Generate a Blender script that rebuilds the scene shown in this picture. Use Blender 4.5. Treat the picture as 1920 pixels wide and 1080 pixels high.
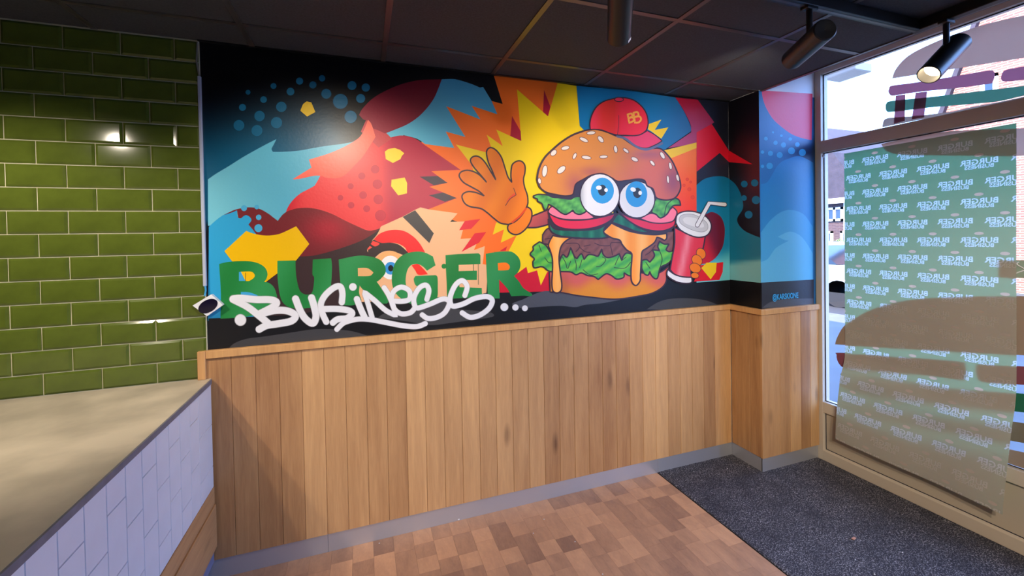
import bpy, bmesh, math, random
from mathutils import Vector, Matrix
from mathutils.geometry import delaunay_2d_cdt
random.seed(7)
sc = bpy.context.scene
for o in list(bpy.data.objects): bpy.data.objects.remove(o)
COL = sc.collection

# ------------------------------------------------------------------ camera
F, CYP = 797.674, 455.451                     # focal length and principal row of the 1920x1080 frame
YAW, PITCH, ROLL = .3377, -.0140, .0175
HC = 1.59                                     # camera height above floor
def cam_axes():
    cy, sy = math.cos(YAW), math.sin(YAW); cp, sp = math.cos(PITCH), math.sin(PITCH)
    w = Vector((sy, cy, 0)); r = Vector((cy, -sy, 0)); Z = Vector((0, 0, 1))
    w2 = w*cp + Z*sp; u2 = Z*cp - w*sp; d2 = -u2
    cr, sr = math.cos(ROLL), math.sin(ROLL)
    return r*cr + d2*sr, d2*cr - r*sr, w2
CR, CD, CW = cam_axes()
cam = bpy.data.cameras.new('camera'); camo = bpy.data.objects.new('camera', cam); COL.objects.link(camo)
cam.sensor_fit = 'HORIZONTAL'; cam.sensor_width = 36; cam.lens = F/1920*36
cam.shift_y = -(540-CYP)/1920; cam.clip_start = .02; cam.clip_end = 300
M = Matrix((CR, -CD, -CW)).transposed().to_4x4(); M.translation = (0, 0, HC)
camo.matrix_world = M
sc.camera = camo

# ------------------------------------------------------------------ world, sun, exposure
wd = bpy.data.worlds.new('sky'); sc.world = wd; wd.use_nodes = True
bg = wd.node_tree.nodes['Background']; bg.inputs[0].default_value = (.25, .46, 1, 1); bg.inputs[1].default_value = 11.0
sl = bpy.data.lights.new('sun', 'SUN'); sl.energy = 26; sl.angle = .01; sl.color = (1, .86, .68)
so = bpy.data.objects.new('sun', sl); COL.objects.link(so)
so.rotation_euler = Vector((.72, .25, -.75)).to_track_quat('-Z', 'Y').to_euler()
po = bpy.data.lights.new('window_portal', 'AREA'); po.shape = 'RECTANGLE'; po.size = 3.4; po.size_y = 2.4
po.cycles.is_portal = True
pob = bpy.data.objects.new('window_portal', po); COL.objects.link(pob)
pob.location = (3.2, .45, 1.5); pob.rotation_euler = Vector((-1, 0, 0)).to_track_quat('-Z', 'Y').to_euler()
vs = sc.view_settings; vs.view_transform = 'Standard'; vs.look = 'None'; vs.exposure = 0; vs.gamma = 1; vs.use_curve_mapping = False
LAMP_W = 1.0                                   # scale for the spot lamps

# ------------------------------------------------------------------ helpers
def ray(px, py): return CR*(px-960) + CD*(py-CYP) + CW*F
def on_y(px, py, Y): v = ray(px, py); v = v*(Y/v.y); v.z += HC; return v
def on_x(px, py, X): v = ray(px, py); v = v*(X/v.x); v.z += HC; return v
def on_z(px, py, Zz): v = ray(px, py); v = v*((Zz-HC)/v.z); v.z += HC; return v
def lin(c):
    return tuple(((x/255)/12.92 if x/255 <= .04045 else ((x/255+.055)/1.055)**2.4) for x in c[:3])
def link(o, parent=None):
    COL.objects.link(o)
    if parent: o.parent = parent
    return o
def empty(name, loc=(0, 0, 0)):
    o = bpy.data.objects.new(name, None); o.location = loc; o.empty_display_size = .05; return link(o)
def tag(o, label=None, cat=None, group=None, kind=None):
    if label: o['label'] = label
    if cat: o['category'] = cat
    if group: o['group'] = group
    if kind: o['kind'] = kind
    return o
def mesh_obj(name, verts, faces, mat=None, parent=None, smooth=False):
    me = bpy.data.meshes.new(name); me.from_pydata([tuple(v) for v in verts], [], faces); me.update()
    if mat: me.materials.append(mat)
    if smooth:
        for p in me.polygons: p.use_smooth = True
    return link(bpy.data.objects.new(name, me), parent)
def bm_obj(name, bm, mat=None, parent=None, smooth=False):
    me = bpy.data.meshes.new(name); bm.to_mesh(me); bm.free()
    if mat: me.materials.append(mat)
    if smooth:
        for p in me.polygons: p.use_smooth = True
    return link(bpy.data.objects.new(name, me), parent)
def add_box(bm, a, b, bev=0):
    r = bmesh.ops.create_cube(bm, size=1)
    vs_ = r['verts']
    s = [b[i]-a[i] for i in range(3)]; c = [(b[i]+a[i])/2 for i in range(3)]
    for v in vs_: v.co = Vector((v.co.x*s[0]+c[0], v.co.y*s[1]+c[1], v.co.z*s[2]+c[2]))
    if bev:
        es = list({e for v in vs_ for e in v.link_edges})
        bmesh.ops.bevel(bm, geom=es, offset=bev, segments=1, affect='EDGES')
def box(name, a, b, mat, parent=None, bev=0):
    a2 = [min(a[i], b[i]) for i in range(3)]; b2 = [max(a[i], b[i]) for i in range(3)]
    bm = bmesh.new(); add_box(bm, a2, b2, bev); return bm_obj(name, bm, mat, parent)
def boxes(name, lst, mat, parent=None, bev=0):
    bm = bmesh.new()
    for a, b in lst: add_box(bm, [min(a[i], b[i]) for i in range(3)], [max(a[i], b[i]) for i in range(3)], bev)
    return bm_obj(name, bm, mat, parent)
def prism(name, pts, axis, d0, d1, mat, parent=None):
    """pts: 2-D outline in the two other axes (in x,y,z order), extruded along axis from d0 to d1."""
    def P(p, d):
        q = list(p); q.insert(axis, d); return q
    n = len(pts); v = [P(p, d0) for p in pts]+[P(p, d1) for p in pts]
    f = [list(range(n)), list(range(2*n-1, n-1, -1))]+[[i, i+n, (i+1) % n+n, (i+1) % n] for i in range(n)]
    o = mesh_obj(name, v, f, mat, parent)
    bm = bmesh.new(); bm.from_mesh(o.data); bmesh.ops.recalc_face_normals(bm, faces=bm.faces); bm.to_mesh(o.data); bm.free()
    return o
def tube(name, pts, r, mat, parent=None, seg=12, caps=True):
    bm = bmesh.new(); rings = []
    P = [Vector(p) for p in pts]
    rs = r if isinstance(r, (list, tuple)) else [r]*len(P)
    for i, p in enumerate(P):
        t = (P[min(i+1, len(P)-1)]-P[max(i-1, 0)]).normalized()
        a = t.orthogonal().normalized() if i == 0 else (a - t*a.dot(t)).normalized()
        b = t.cross(a)
        rings.append([bm.verts.new(p+(a*math.cos(k*2*math.pi/seg)+b*math.sin(k*2*math.pi/seg))*rs[i]) for k in range(seg)])
    for i in range(len(P)-1):
        for k in range(seg):
            bm.faces.new([rings[i][k], rings[i][(k+1) % seg], rings[i+1][(k+1) % seg], rings[i+1][k]])
    if caps:
        bm.faces.new(rings[0][::-1]); bm.faces.new(rings[-1])
    return bm_obj(name, bm, mat, parent, smooth=False)

# ------------------------------------------------------------------ materials
def newmat(name):
    m = bpy.data.materials.new(name); m.use_nodes = True
    nt = m.node_tree; b = nt.nodes['Principled BSDF']; return m, nt, b
def N(nt, t, **kw):
    n = nt.nodes.new(t)
    for k, v in kw.items():
        if k.startswith('i_'): n.inputs[k[2:].replace('_', ' ')].default_value = v
        elif k.startswith('n_'): n.inputs[int(k[2:])].default_value = v
        else: setattr(n, k, v)
    return n
def plain(name, rgb, rough=.5, metal=0, spec=.5, bump=0, bscale=200, var=0, vscale=6, vrgb=None):
    m, nt, b = newmat(name); L = nt.links.new
    b.inputs['Base Color'].default_value = (*lin(rgb), 1); b.inputs['Roughness'].default_value = rough
    b.inputs['Metallic'].default_value = metal; b.inputs['Specular IOR Level'].default_value = spec
    tc = N(nt, 'ShaderNodeTexCoord')
    if var:
        nz = N(nt, 'ShaderNodeTexNoise', i_Scale=vscale, i_Detail=5.0); L(tc.outputs['Object'], nz.inputs['Vector'])
        mx = N(nt, 'ShaderNodeMix', data_type='RGBA'); mx.inputs[6].default_value = (*lin(rgb), 1)
        mx.inputs[7].default_value = (*lin(vrgb or [c*(1-var) for c in rgb]), 1)
        rp = N(nt, 'ShaderNodeMapRange'); rp.inputs[1].default_value = .35; rp.inputs[2].default_value = .65
        L(nz.outputs['Fac'], rp.inputs[0]); L(rp.outputs[0], mx.inputs[0]); L(mx.outputs[2], b.inputs['Base Color'])
    if bump:
        nz = N(nt, 'ShaderNodeTexNoise', i_Scale=bscale, i_Detail=3.0); L(tc.outputs['Object'], nz.inputs['Vector'])
        bp = N(nt, 'ShaderNodeBump', i_Strength=bump, i_Distance=.002); L(nz.outputs['Fac'], bp.inputs['Height']); L(bp.outputs[0], b.inputs['Normal'])
    return m
def wood(name, c_light, c_dark, c_knot, grain=(34, 34, 2.2), rough=.45, tone=.35, knots=True, gamma=1):
    """oak: fibre noise stretched along local z, each piece shifted and toned by its own random number"""
    m, nt, b = newmat(name); L = nt.links.new
    tc = N(nt, 'ShaderNodeTexCoord'); oi = N(nt, 'ShaderNodeObjectInfo')
    off = N(nt, 'ShaderNodeVectorMath', operation='SCALE'); off.inputs[0].default_value = (17, 23, 41); L(oi.outputs['Random'], off.inputs['Scale'])
    ad = N(nt, 'ShaderNodeVectorMath', operation='ADD'); L(tc.outputs['Object'], ad.inputs[0]); L(off.outputs[0], ad.inputs[1])
    mp = N(nt, 'ShaderNodeMapping'); mp.inputs['Scale'].default_value = grain; L(ad.outputs[0], mp.inputs['Vector'])
    n1 = N(nt, 'ShaderNodeTexNoise', i_Scale=1.0, i_Detail=6.0, i_Roughness=.6, i_Distortion=.6); L(mp.outputs[0], n1.inputs['Vector'])
    mp2 = N(nt, 'ShaderNodeMapping'); mp2.inputs['Scale'].default_value = [g*.25 for g in grain]; L(ad.outputs[0], mp2.inputs['Vector'])
    n2 = N(nt, 'ShaderNodeTexNoise', i_Scale=1.0, i_Detail=3.0, i_Distortion=1.2); L(mp2.outputs[0], n2.inputs['Vector'])
    mp3 = N(nt, 'ShaderNodeMapping'); mp3.inputs['Scale'].default_value = [g*6 for g in grain]; L(ad.outputs[0], mp3.inputs['Vector'])
    n3 = N(nt, 'ShaderNodeTexNoise', i_Scale=1.0, i_Detail=3.0); L(mp3.outputs[0], n3.inputs['Vector'])
    s1 = N(nt, 'ShaderNodeMath', operation='MULTIPLY_ADD', n_1=.6, n_2=0.); L(n1.outputs['Fac'], s1.inputs[0])
    s2 = N(nt, 'ShaderNodeMath', operation='MULTIPLY_ADD', n_1=.45); L(n2.outputs['Fac'], s2.inputs[0]); L(s1.outputs[0], s2.inputs[2])
    s3 = N(nt, 'ShaderNodeMath', operation='MULTIPLY_ADD', n_1=.25); L(n3.outputs['Fac'], s3.inputs[0]); L(s2.outputs[0], s3.inputs[2])
    t1 = N(nt, 'ShaderNodeMath', operation='MULTIPLY_ADD', n_1=tone); L(oi.outputs['Random'], t1.inputs[0]); L(s3.outputs[0], t1.inputs[2])
    rp = N(nt, 'ShaderNodeMapRange'); rp.inputs[1].default_value = .42+tone*.15; rp.inputs[2].default_value = .88+tone*.8; L(t1.outputs[0], rp.inputs[0])
    mx = N(nt, 'ShaderNodeMix', data_type='RGBA'); mx.inputs[6].default_value = (*lin(c_light), 1); mx.inputs[7].default_value = (*lin(c_dark), 1)
    L(rp.outputs[0], mx.inputs[0]); last = mx.outputs[2]
    if knots:
        mk = N(nt, 'ShaderNodeMapping'); mk.inputs['Scale'].default_value = (6.5, 6.5, 2.1); L(ad.outputs[0], mk.inputs['Vector'])
        vo = N(nt, 'ShaderNodeTexVoronoi', i_Scale=1.0); L(mk.outputs[0], vo.inputs['Vector'])
        kr = N(nt, 'ShaderNodeMapRange'); kr.inputs[1].default_value = .05; kr.inputs[2].default_value = .17; kr.inputs[3].default_value = 1; kr.inputs[4].default_value = 0
        L(vo.outputs['Distance'], kr.inputs[0])
        k2 = N(nt, 'ShaderNodeMath', operation='MULTIPLY'); L(kr.outputs[0], k2.inputs[0]); L(n1.outputs['Fac'], k2.inputs[1])
        mk2 = N(nt, 'ShaderNodeMix', data_type='RGBA'); mk2.inputs[7].default_value = (*lin(c_knot), 1)
        L(k2.outputs[0], mk2.inputs[0]); L(last, mk2.inputs[6]); last = mk2.outputs[2]
    L(last, b.inputs['Base Color']); b.inputs['Roughness'].default_value = rough
    bp = N(nt, 'ShaderNodeBump', i_Strength=.12, i_Distance=.001); L(n3.outputs['Fac'], bp.inputs['Height']); L(bp.outputs[0], b.inputs['Normal'])
    return m
MT = {}
MT['oak'] = wood('oak_planks', (216, 168, 114), (150, 104, 66), (70, 42, 28), tone=.46)
MT['oak_trim'] = wood('oak_trim', (222, 172, 112), (182, 130, 80), (120, 80, 50), knots=False, tone=.1)
MT['floor'] = wood('floor_blocks', (208, 158, 120), (142, 106, 86), (80, 50, 40), grain=(22, 9, 22), rough=.5, tone=.55, knots=False)
MT['grout'] = plain('tile_grout', (196, 190, 160), .9)
MT['gtile'] = plain('green_glaze', (88, 102, 36), .09, spec=.6, var=.14, vscale=9)
MT['wtile'] = plain('white_glaze', (226, 228, 232), .35, var=.03)
MT['wgrout'] = plain('grey_grout', (120, 122, 150), .9)
MT['concrete'] = plain('worktop_concrete', (204, 190, 168), .5, var=.14, vscale=5, bump=.1, bscale=60)
MT['edge'] = plain('worktop_edge', (120, 118, 124), .6, var=.1, vscale=20)
MT['steel'] = plain('brushed_steel', (190, 190, 196), .38, metal=.6, bump=.06, bscale=300)
MT['frame'] = plain('frame_coating', (190, 176, 158), .4)
MT['panel'] = plain('panel_coating', (178, 164, 144), .5)
MT['gasket'] = plain('rubber_gasket', (34, 34, 46), .7)
MT['ceil'] = plain('ceiling_tile', (70, 73, 82), .85, bump=.25, bscale=420, var=.15, vscale=120)
MT['tbar'] = plain('ceiling_bar', (110, 104, 104), .36, metal=.6)
MT['black'] = plain('black_coating', (22, 22, 26), .38, spec=.6)
MT['white'] = plain('white_plastic', (228, 228, 230), .4)
MT['plaster'] = plain('white_plaster', (222, 222, 226), .8)
MT['dark'] = plain('dark_wall', (40, 40, 44), .8)
MT['lens'] = plain('black_glass', (20, 16, 40), .08)
MT['roomwall'] = plain('room_wall', (150, 140, 128), .8)

# ------------------------------------------------------------------ key dimensions (metres)
YA = 2.355; XP = 2.476; YP = 2.106; XW = 2.992; ZC = 2.524; XL = -.70; XCE = 2.50
ZT0, ZT1 = 1.0525, 1.085; ZPB = .0965
XCF = -.6765; ZCT = .954

# ------------------------------------------------------------------ room shell
fl = box('floor', (-4.2, -2.6, -.12), (XW+.02, YA+.1, -.004), MT['dark']); tag(fl, 'brown floor of square wood blocks', kind='structure')
wb = box('wall_back', (XL+.004, YA, 0), (XW+.05, YA+.15, ZC+.6), MT['plaster']); tag(wb, 'wall with bright mural above vertical oak planks', kind='structure')
wl = box('wall_tiled', (-4.2, YA-.006, 0), (XL+.004, YA+.15, ZC+.3), MT['grout']); tag(wl, 'wall of glossy green tiles behind the counter', kind='structure')
pil = box('wall_pillar', (XP, YP, 0), (XW+.05, YA, ZC+.5), MT['plaster']); tag(pil, 'pillar beside the window, painted above oak planks', kind='structure')
ws = box('wall_side', (-4.35, -2.6, 0), (-4.2, YA+.15, ZC+.3), MT['roomwall']); tag(ws, kind='structure')
wf = box('wall_front', (-4.35, -2.75, 0), (XW+.3, -2.6, ZC+.6), MT['roomwall']); tag(wf, kind='structure')
wo = boxes('wall_window_side', [((XW, -2.6, 0), (XW+.25, -1.3, ZC+.6)), ((XW, -2.6, 2.72), (XW+.12, YP, 5.6)), ((XW, YP, 0), (XW+.06, YP+3, 5.6))], MT['plaster'])
tag(wo, kind='structure')

# floor blocks: columns 10 cm wide, staggered lengths
cnt = 0; bmeshes = {}
fp = fl
xcol = -.68; offl = [[], [], [], []]
while xcol < 1.815:
    y = 2.35 - random.uniform(0, .06)
    first = True
    while y > -2.4:
        ln = random.choice((.1, .1, .1, .1, .15, .2)) if not first else 2.35-y+.1
        y0 = y-ln if not first else y-.1+0
        y1 = y if not first else 2.352
        xa, xb = xcol, min(xcol+.1, 1.823)
        pc = on_z  # noqa
        v = Vector(((xa+xb)/2, (y0+y1)/2, -HC)); dz = v.dot(CW)
        vis = dz > .1 and -60 < 960+F*v.dot(CR)/dz < 1560 and F*v.dot(CD)/dz+CYP < 1150
        if vis:
            key = (round(xb-xa, 3), round(y1-y0, 3))
            if key not in bmeshes:
                bm = bmesh.new(); add_box(bm, (-key[0]/2+.0003, -key[1]/2+.0003, -.008), (key[0]/2-.0003, key[1]/2-.0003, 0))
                me = bpy.data.meshes.new('block'); bm.to_mesh(me); bm.free(); me.materials.append(MT['floor']); bmeshes[key] = me
            o = link(bpy.data.objects.new('block', bmeshes[key]), fl); o.location = ((xa+xb)/2, (y0+y1)/2, 0); cnt += 1
        else: offl[random.randrange(4)].append(((xa, y0, -.008), (xb-.0006, y1-.0006, 0)))
        y = y0; first = False
    xcol += .1
print('floor blocks', cnt)
# rest of the floor beyond what the photo shows
for l_ in offl: tag(boxes('block_field', l_, MT['floor'], fl), kind='stuff')
box('floor_field', (-4.2, -2.6, -.004), (-.69, YA, -.0005), MT['floor'], fl)

# ceiling: slab, panels, bars
ce = box('ceiling', (-4.2, -2.6, ZC+.03), (XCE, YA, ZC+.2), MT['dark']); tag(ce, 'charcoal panelled ceiling', kind='structure')
gx = [.7215+.6*i for i in range(-8, 4)]; gy = [2.121-.6*i for i in range(0, 9)]
xs_ = [-4.2]+[g for g in gx if -4.2 < g < XCE-.05]+[XCE]; ys_ = [YA]+[g for g in gy if g > -2.6]+[-2.6]
for i in range(len(xs_)-1):
    for j in range(len(ys_)-1):
        if xs_[i+1] < -3.3 or ys_[j] < .2: continue
        box('ceiling_panel', (xs_[i]+.006, ys_[j+1]+.006, ZC+.002), (xs_[i+1]-.006, ys_[j]-.006, ZC+.02), MT['ceil'], ce)
box('ceiling_field', (-4.2, -2.6, ZC+.004), (XCE, .2, ZC+.02), MT['ceil'], ce)
for g in xs_[1:-1]: box('ceiling_bar', (g-.012, -2.6, ZC-.002), (g+.012, YA, ZC+.004), MT['tbar'], ce)
for g in ys_[1:-1]: box('ceiling_bar', (-4.2, g-.012, ZC-.0015), (XCE, g+.012, ZC+.0045), MT['tbar'], ce)
boxes('edge_trim', [((XCE-.012, -2.6, ZC-.004), (XCE+.012, YP, ZC+.008)), ((XCE+.008, -2.6, ZC-.004), (XCE+.012, YP, ZC+.16))], MT['tbar'], ce)
box('wall_angle', (XL, YA-.018, ZC-.003), (XP, YA, ZC+.003), MT['black'], ce)
hi = box('ceiling_niche', (XCE, -2.6, 2.72), (XW+.05, YP, 2.8), MT['plaster']); hi.parent = ce

# ------------------------------------------------------------------ green tiles
def tile_mesh(name, w, h, d, bev, mat):
    bm = bmesh.new()
    o = [(-w/2, 0, -h/2), (w/2, 0, -h/2), (w/2, 0, h/2), (-w/2, 0, h/2)]
    i = [(-w/2+bev, -d, -h/2+bev), (w/2-bev, -d, -h/2+bev), (w/2-bev, -d, h/2-bev), (-w/2+bev, -d, h/2-bev)]
    e = [(-w/2, -d*.35, -h/2), (w/2, -d*.35, -h/2), (w/2, -d*.35, h/2), (-w/2, -d*.35, h/2)]
    V = [bm.verts.new(p) for p in o+e+i]
    for k in range(4):
        k2 = (k+1) % 4
        bm.faces.new([V[k], V[k2], V[k2+4], V[k+4]]); bm.faces.new([V[k+4], V[k2+4], V[k2+8], V[k+8]])
    bm.faces.new([V[8], V[9], V[10], V[11]])
    bmesh.ops.recalc_face_normals(bm, faces=bm.faces)
    me = bpy.data.meshes.new(name); bm.to_mesh(me); bm.free(); me.materials.append(mat); return me
PX, PZ = .1973, .0982; G = .004
tfull = tile_mesh('tile', PX-G, PZ-G, .007, .009, MT['gtile'])
# joint seen at px (122,131): x=-1.184, z=2.337 is a row line; joints of the row above at x=-1.184+PX*.5.. (119,45)
zrow0 = on_y(122, 137.2, YA).z; xj = on_y(122, 160, YA).x
tcache = {}
row = -3
zz = zrow0+2*PZ
rown = 0
nt_ = 0
while zz > ZCT-.12:
    z1, z0 = zz, zz-PZ
    zt = min(z1, ZC-.002); zb_ = max(z0, ZCT+.001)
    if zt-zb_ > .012:
        k = round((zrow0-zz)/PZ)          # row index, 0 = row just below zrow0
        xo = xj+(PX/2 if k % 2 else 0)
        n = math.floor((-2.75-xo)/PX)
        x = xo+n*PX
        while x < XL:
            x1 = min(x+PX, XL+.002)
            w = x1-x
            if w > .02:
                key = (round(w, 3), round(zt-zb_, 3))
                if key not in tcache: tcache[key] = tfull if key == (round(PX, 3), round(PZ, 3)) else tile_mesh('tile', w-G, zt-zb_-G, .007, .009, MT['gtile'])
                o = link(bpy.data.objects.new('tile', tcache[key]), wl); o.location = ((x+x1)/2, YA-.006, (zt+zb_)/2)
                o.rotation_euler = (random.uniform(-.004, .004), 0, random.uniform(-.004, .004)); nt_ += 1
            x += PX
    zz -= PZ
print('green tiles', nt_)
box('tile_field', (-4.2, YA-.012, ZCT), (-2.97, YA-.004, ZC), MT['gtile'], wl)

# ------------------------------------------------------------------ oak planks
def plank_mesh(w, h, d=.016):
    bm = bmesh.new(); c = .0022
    prof = [(-w/2+.0004, 0), (-w/2+.0004, -d+c), (-w/2+c, -d), (w/2-c, -d), (w/2-.0004, -d+c), (w/2-.0004, 0)]
    n = len(prof)
    lo = [bm.verts.new((x, y, 0)) for x, y in prof]; hi_ = [bm.verts.new((x, y, h)) for x, y in prof]
    bm.faces.new(lo[::-1]); bm.faces.new(hi_)
    for k in range(n): bm.faces.new([lo[k], lo[(k+1) % n], hi_[(k+1) % n], hi_[k]])
    bmesh.ops.recalc_face_normals(bm, faces=bm.faces)
    me = bpy.data.meshes.new('plank'); bm.to_mesh(me); bm.free(); me.materials.append(MT['oak']); return me
HPL = ZT0-ZPB; pc_ = {}
def plank(x, y, w, rz, parent):
    k = round(w, 3)
    if k not in pc_: pc_[k] = plank_mesh(w, HPL)
    o = link(bpy.data.objects.new('plank', pc_[k]), parent); o.location = (x, y, ZPB); o.rotation_euler = (0, 0, rz)
XA0 = -.70
for i in range(31): plank(XA0+.1*i+.05+.0005*i, YA-.002, .1005, 0, wb)
e = XA0+.1005*31; plank((e+XP-.016)/2, YA-.002, XP-.016-e, 0, wb)
for a, b in ((YA-.018, 2.287), (2.287, 2.185), (2.185, YP-.018)): plank(XP+.002, (a+b)/2, abs(a-b), -math.pi/2, pil)
for a, b in ((XP-.016, 2.58), (2.58, 2.62), (2.62, 2.719), (2.719, 2.815), (2.815, 2.91), (2.91, XW-.001)):
    if b-a > .05: plank((a+b)/2 if a > 2.6 else (XP-.016+2.62)/2, YP-.002, (b-a) if a > 2.6 else 2.62-XP+.016, 0, pil)
# cap trim (mitred strips)
t1 = empty('trim_1', (XL, YA, ZT0)); tag(t1, 'oak cap rail along the top of the planks', kind='structure')
def cap(name, p0, p1, n, parent):
    """strip from p0 to p1 (xy), projecting along n"""
    d = .03
    return (p0, p1)
tz0, tz1 = ZT0-.004, ZT1
bm = bmesh.new(); add_box(bm, (XL+.0025, YA-.03, tz0), (XP-.001, YA-.001, tz1), .002); o = bm_obj('cap_rail', bm, MT['oak_trim']); o.parent = t1; o.matrix_parent_inverse = Matrix.Translation((-XL, -YA, -ZT0))
bm = bmesh.new(); add_box(bm, (XP-.03, YP-.0295, tz0), (XP-.001, YA-.0305, tz1), .002); o = bm_obj('cap_rail', bm, MT['oak_trim']); o.parent = t1; o.matrix_parent_inverse = Matrix.Translation((-XL, -YA, -ZT0))
bm = bmesh.new(); add_box(bm, (XP-.0005, YP-.03, tz0), (XW+.004, YP-.001, tz1), .002); o = bm_obj('cap_rail', bm, MT['oak_trim']); o.parent = t1; o.matrix_parent_inverse = Matrix.Translation((-XL, -YA, -ZT0))
bm = bmesh.new(); add_box(bm, (XL-.03, YA-.032, ZCT), (XL+.002, YA-.001, tz1+.0006), .002); o = bm_obj('end_strip', bm, MT['oak_trim']); o.parent = t1; o.matrix_parent_inverse = Matrix.Translation((-XL, -YA, -ZT0))
# skirting
bb = empty('baseboard_back', (0, YA, 0)); tag(bb, 'brushed steel skirting under the oak planks', kind='structure')
xj1 = on_y(615, 1015, YA-.012).x
for a, b in ((-.76, xj1), (xj1+.001, 1.829), (1.830, XP-.008)):
    o = box('steel_strip', (a, -.01, .0), (b, -.001, ZPB), MT['steel'], bb, .0008)
bp_ = empty('baseboard_pillar', (XP, YP, 0)); tag(bp_, 'brushed steel skirting around the foot of the pillar', kind='structure')
box('steel_strip', (-.008, -.008, 0), (-.001, YA-YP-.01, ZPB), MT['steel'], bp_, .0008)
box('steel_strip', (-.008, -.0085, 0), (XW-XP-.001, -.001, ZPB), MT['steel'], bp_, .0008)

# ------------------------------------------------------------------ entrance carpet
m, nt, b = newmat('carpet_pile'); L = nt.links.new
tc = N(nt, 'ShaderNodeTexCoord'); n1 = N(nt, 'ShaderNodeTexNoise', i_Scale=190.0, i_Detail=2.0); L(tc.outputs['Object'], n1.inputs['Vector'])
n2 = N(nt, 'ShaderNodeTexNoise', i_Scale=7.0, i_Detail=4.0); L(tc.outputs['Object'], n2.inputs['Vector'])
r1 = N(nt, 'ShaderNodeMapRange'); r1.inputs[1].default_value = .5; r1.inputs[2].default_value = .72; L(n1.outputs['Fac'], r1.inputs[0])
r2 = N(nt, 'ShaderNodeMapRange'); r2.inputs[1].default_value = .3; r2.inputs[2].default_value = .6; r2.inputs[3].default_value = .35; L(n2.outputs['Fac'], r2.inputs[0])
mu = N(nt, 'ShaderNodeMath', operation='MULTIPLY'); L(r1.outputs[0], mu.inputs[0]); L(r2.outputs[0], mu.inputs[1])
mx = N(nt, 'ShaderNodeMix', data_type='RGBA'); mx.inputs[6].default_value = (*lin((56, 56, 64)), 1); mx.inputs[7].default_value = (*lin((170, 166, 172)), 1)
L(mu.outputs[0], mx.inputs[0]); L(mx.outputs[2], b.inputs['Base Color']); b.inputs['Roughness'].default_value = .95; b.inputs['Specular IOR Level'].default_value = .1
bpn = N(nt, 'ShaderNodeBump', i_Strength=.6, i_Distance=.004); L(n1.outputs['Fac'], bpn.inputs['Height']); L(bpn.outputs[0], b.inputs['Normal'])
MT['carpet'] = m
bm = bmesh.new(); nx, ny = 130, 150
x0, x1, y0, y1 = 1.828, XW+.0, -.2, YA-.001
vv = [[bm.verts.new((x0+(x1-x0)*i/nx, y0+(y1-y0)*j/ny, .004+random.uniform(-.0016, .0016) if 0 < i < nx else 0)) for j in range(ny+1)] for i in range(nx+1)]
for i in range(nx):
    for j in range(ny): bm.faces.new([vv[i][j], vv[i+1][j], vv[i+1][j+1], vv[i][j+1]])
cp = bm_obj('entrance_carpet', bm, MT['carpet'], smooth=True)
tag(cp, 'speckled charcoal entrance carpet between the wood block floor and the window', 'carpet')

# ------------------------------------------------------------------ counter
ct = empty('service_counter', (XCF, 1.2, 0)); tag(ct, 'counter with beige concrete top and white tiled front beside green tile wall', 'counter')
def loc(p): return (p[0]-XCF, p[1]-1.2, p[2])
YC1 = YA-.033; YC0 = -.6
box('counter_top', loc((-2.6, YC0, ZCT-.03)), loc((XCF-.004, YA-.014, ZCT)), MT['concrete'], ct)
box('edge_strip', loc((XCF-.005, YC0, ZCT-.021)), loc((XCF+.002, YC1, ZCT-.0005)), MT['edge'], ct)
box('body', loc((-2.5, YC0, .1)), loc((XCF-.008, YC1, ZCT-.03)), MT['wgrout'], ct)
ZW0, ZW1 = .452, ZCT-.0215
wp = empty('tiled_front', (0, 0, 0)); wp.parent = ct
wtc = {}
yv = 2.2585
col = 0
while yv > .75:
    yb = yv; ya = yv-.0991
    if col == 0: yb = YC1-.001
    base = .845 if col % 2 == 0 else .748
    if col == 0: ya = 2.158
    zj = [ZW1]+[z for z in ((HC-base+.194*k) for k in (2, 1, 0, -1, -2)) if ZW0+.01 < z < ZW1-.01]+[ZW0]
    for a, b2 in zip(zj[1:], zj[:-1]):
        key = (round(yb-ya, 3), round(b2-a, 3))
        if key not in wtc: wtc[key] = tile_mesh('tile', key[0]-.0022, key[1]-.0022, .007, .0012, MT['wtile'])
        o = link(bpy.data.objects.new('tile', wtc[key]), wp); o.location = loc((XCF-.008, (ya+yb)/2, (a+b2)/2)); o.rotation_euler = (0, 0, math.pi/2)
    yv = ya; col += 1
def horiz_wood(name, a, b, parent):
    bm = bmesh.new(); s = [b[i]-a[i] for i in range(3)]
    add_box(bm, (-s[0]/2, -s[2]/2, -s[1]/2), (s[0]/2, s[2]/2, s[1]/2), .0015)
    o = bm_obj(name, bm, MT['oak'], parent); o.rotation_euler = (math.pi/2, 0, 0); o.location = [(a[i]+b[i])/2 for i in range(3)]; return o
horiz_wood('plinth_board', loc((XCF-.010, YC0, .372)), loc((XCF+.001, YC1, .450)), ct)
horiz_wood('plinth_board', loc((XCF-.010, YC0, .17)), loc((XCF+.006, YC1, .368)), ct)
box('kick_plate', loc((XCF-.08, YC0, 0)), loc((XCF-.07, YC1, .17)), MT['steel'], ct)


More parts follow.
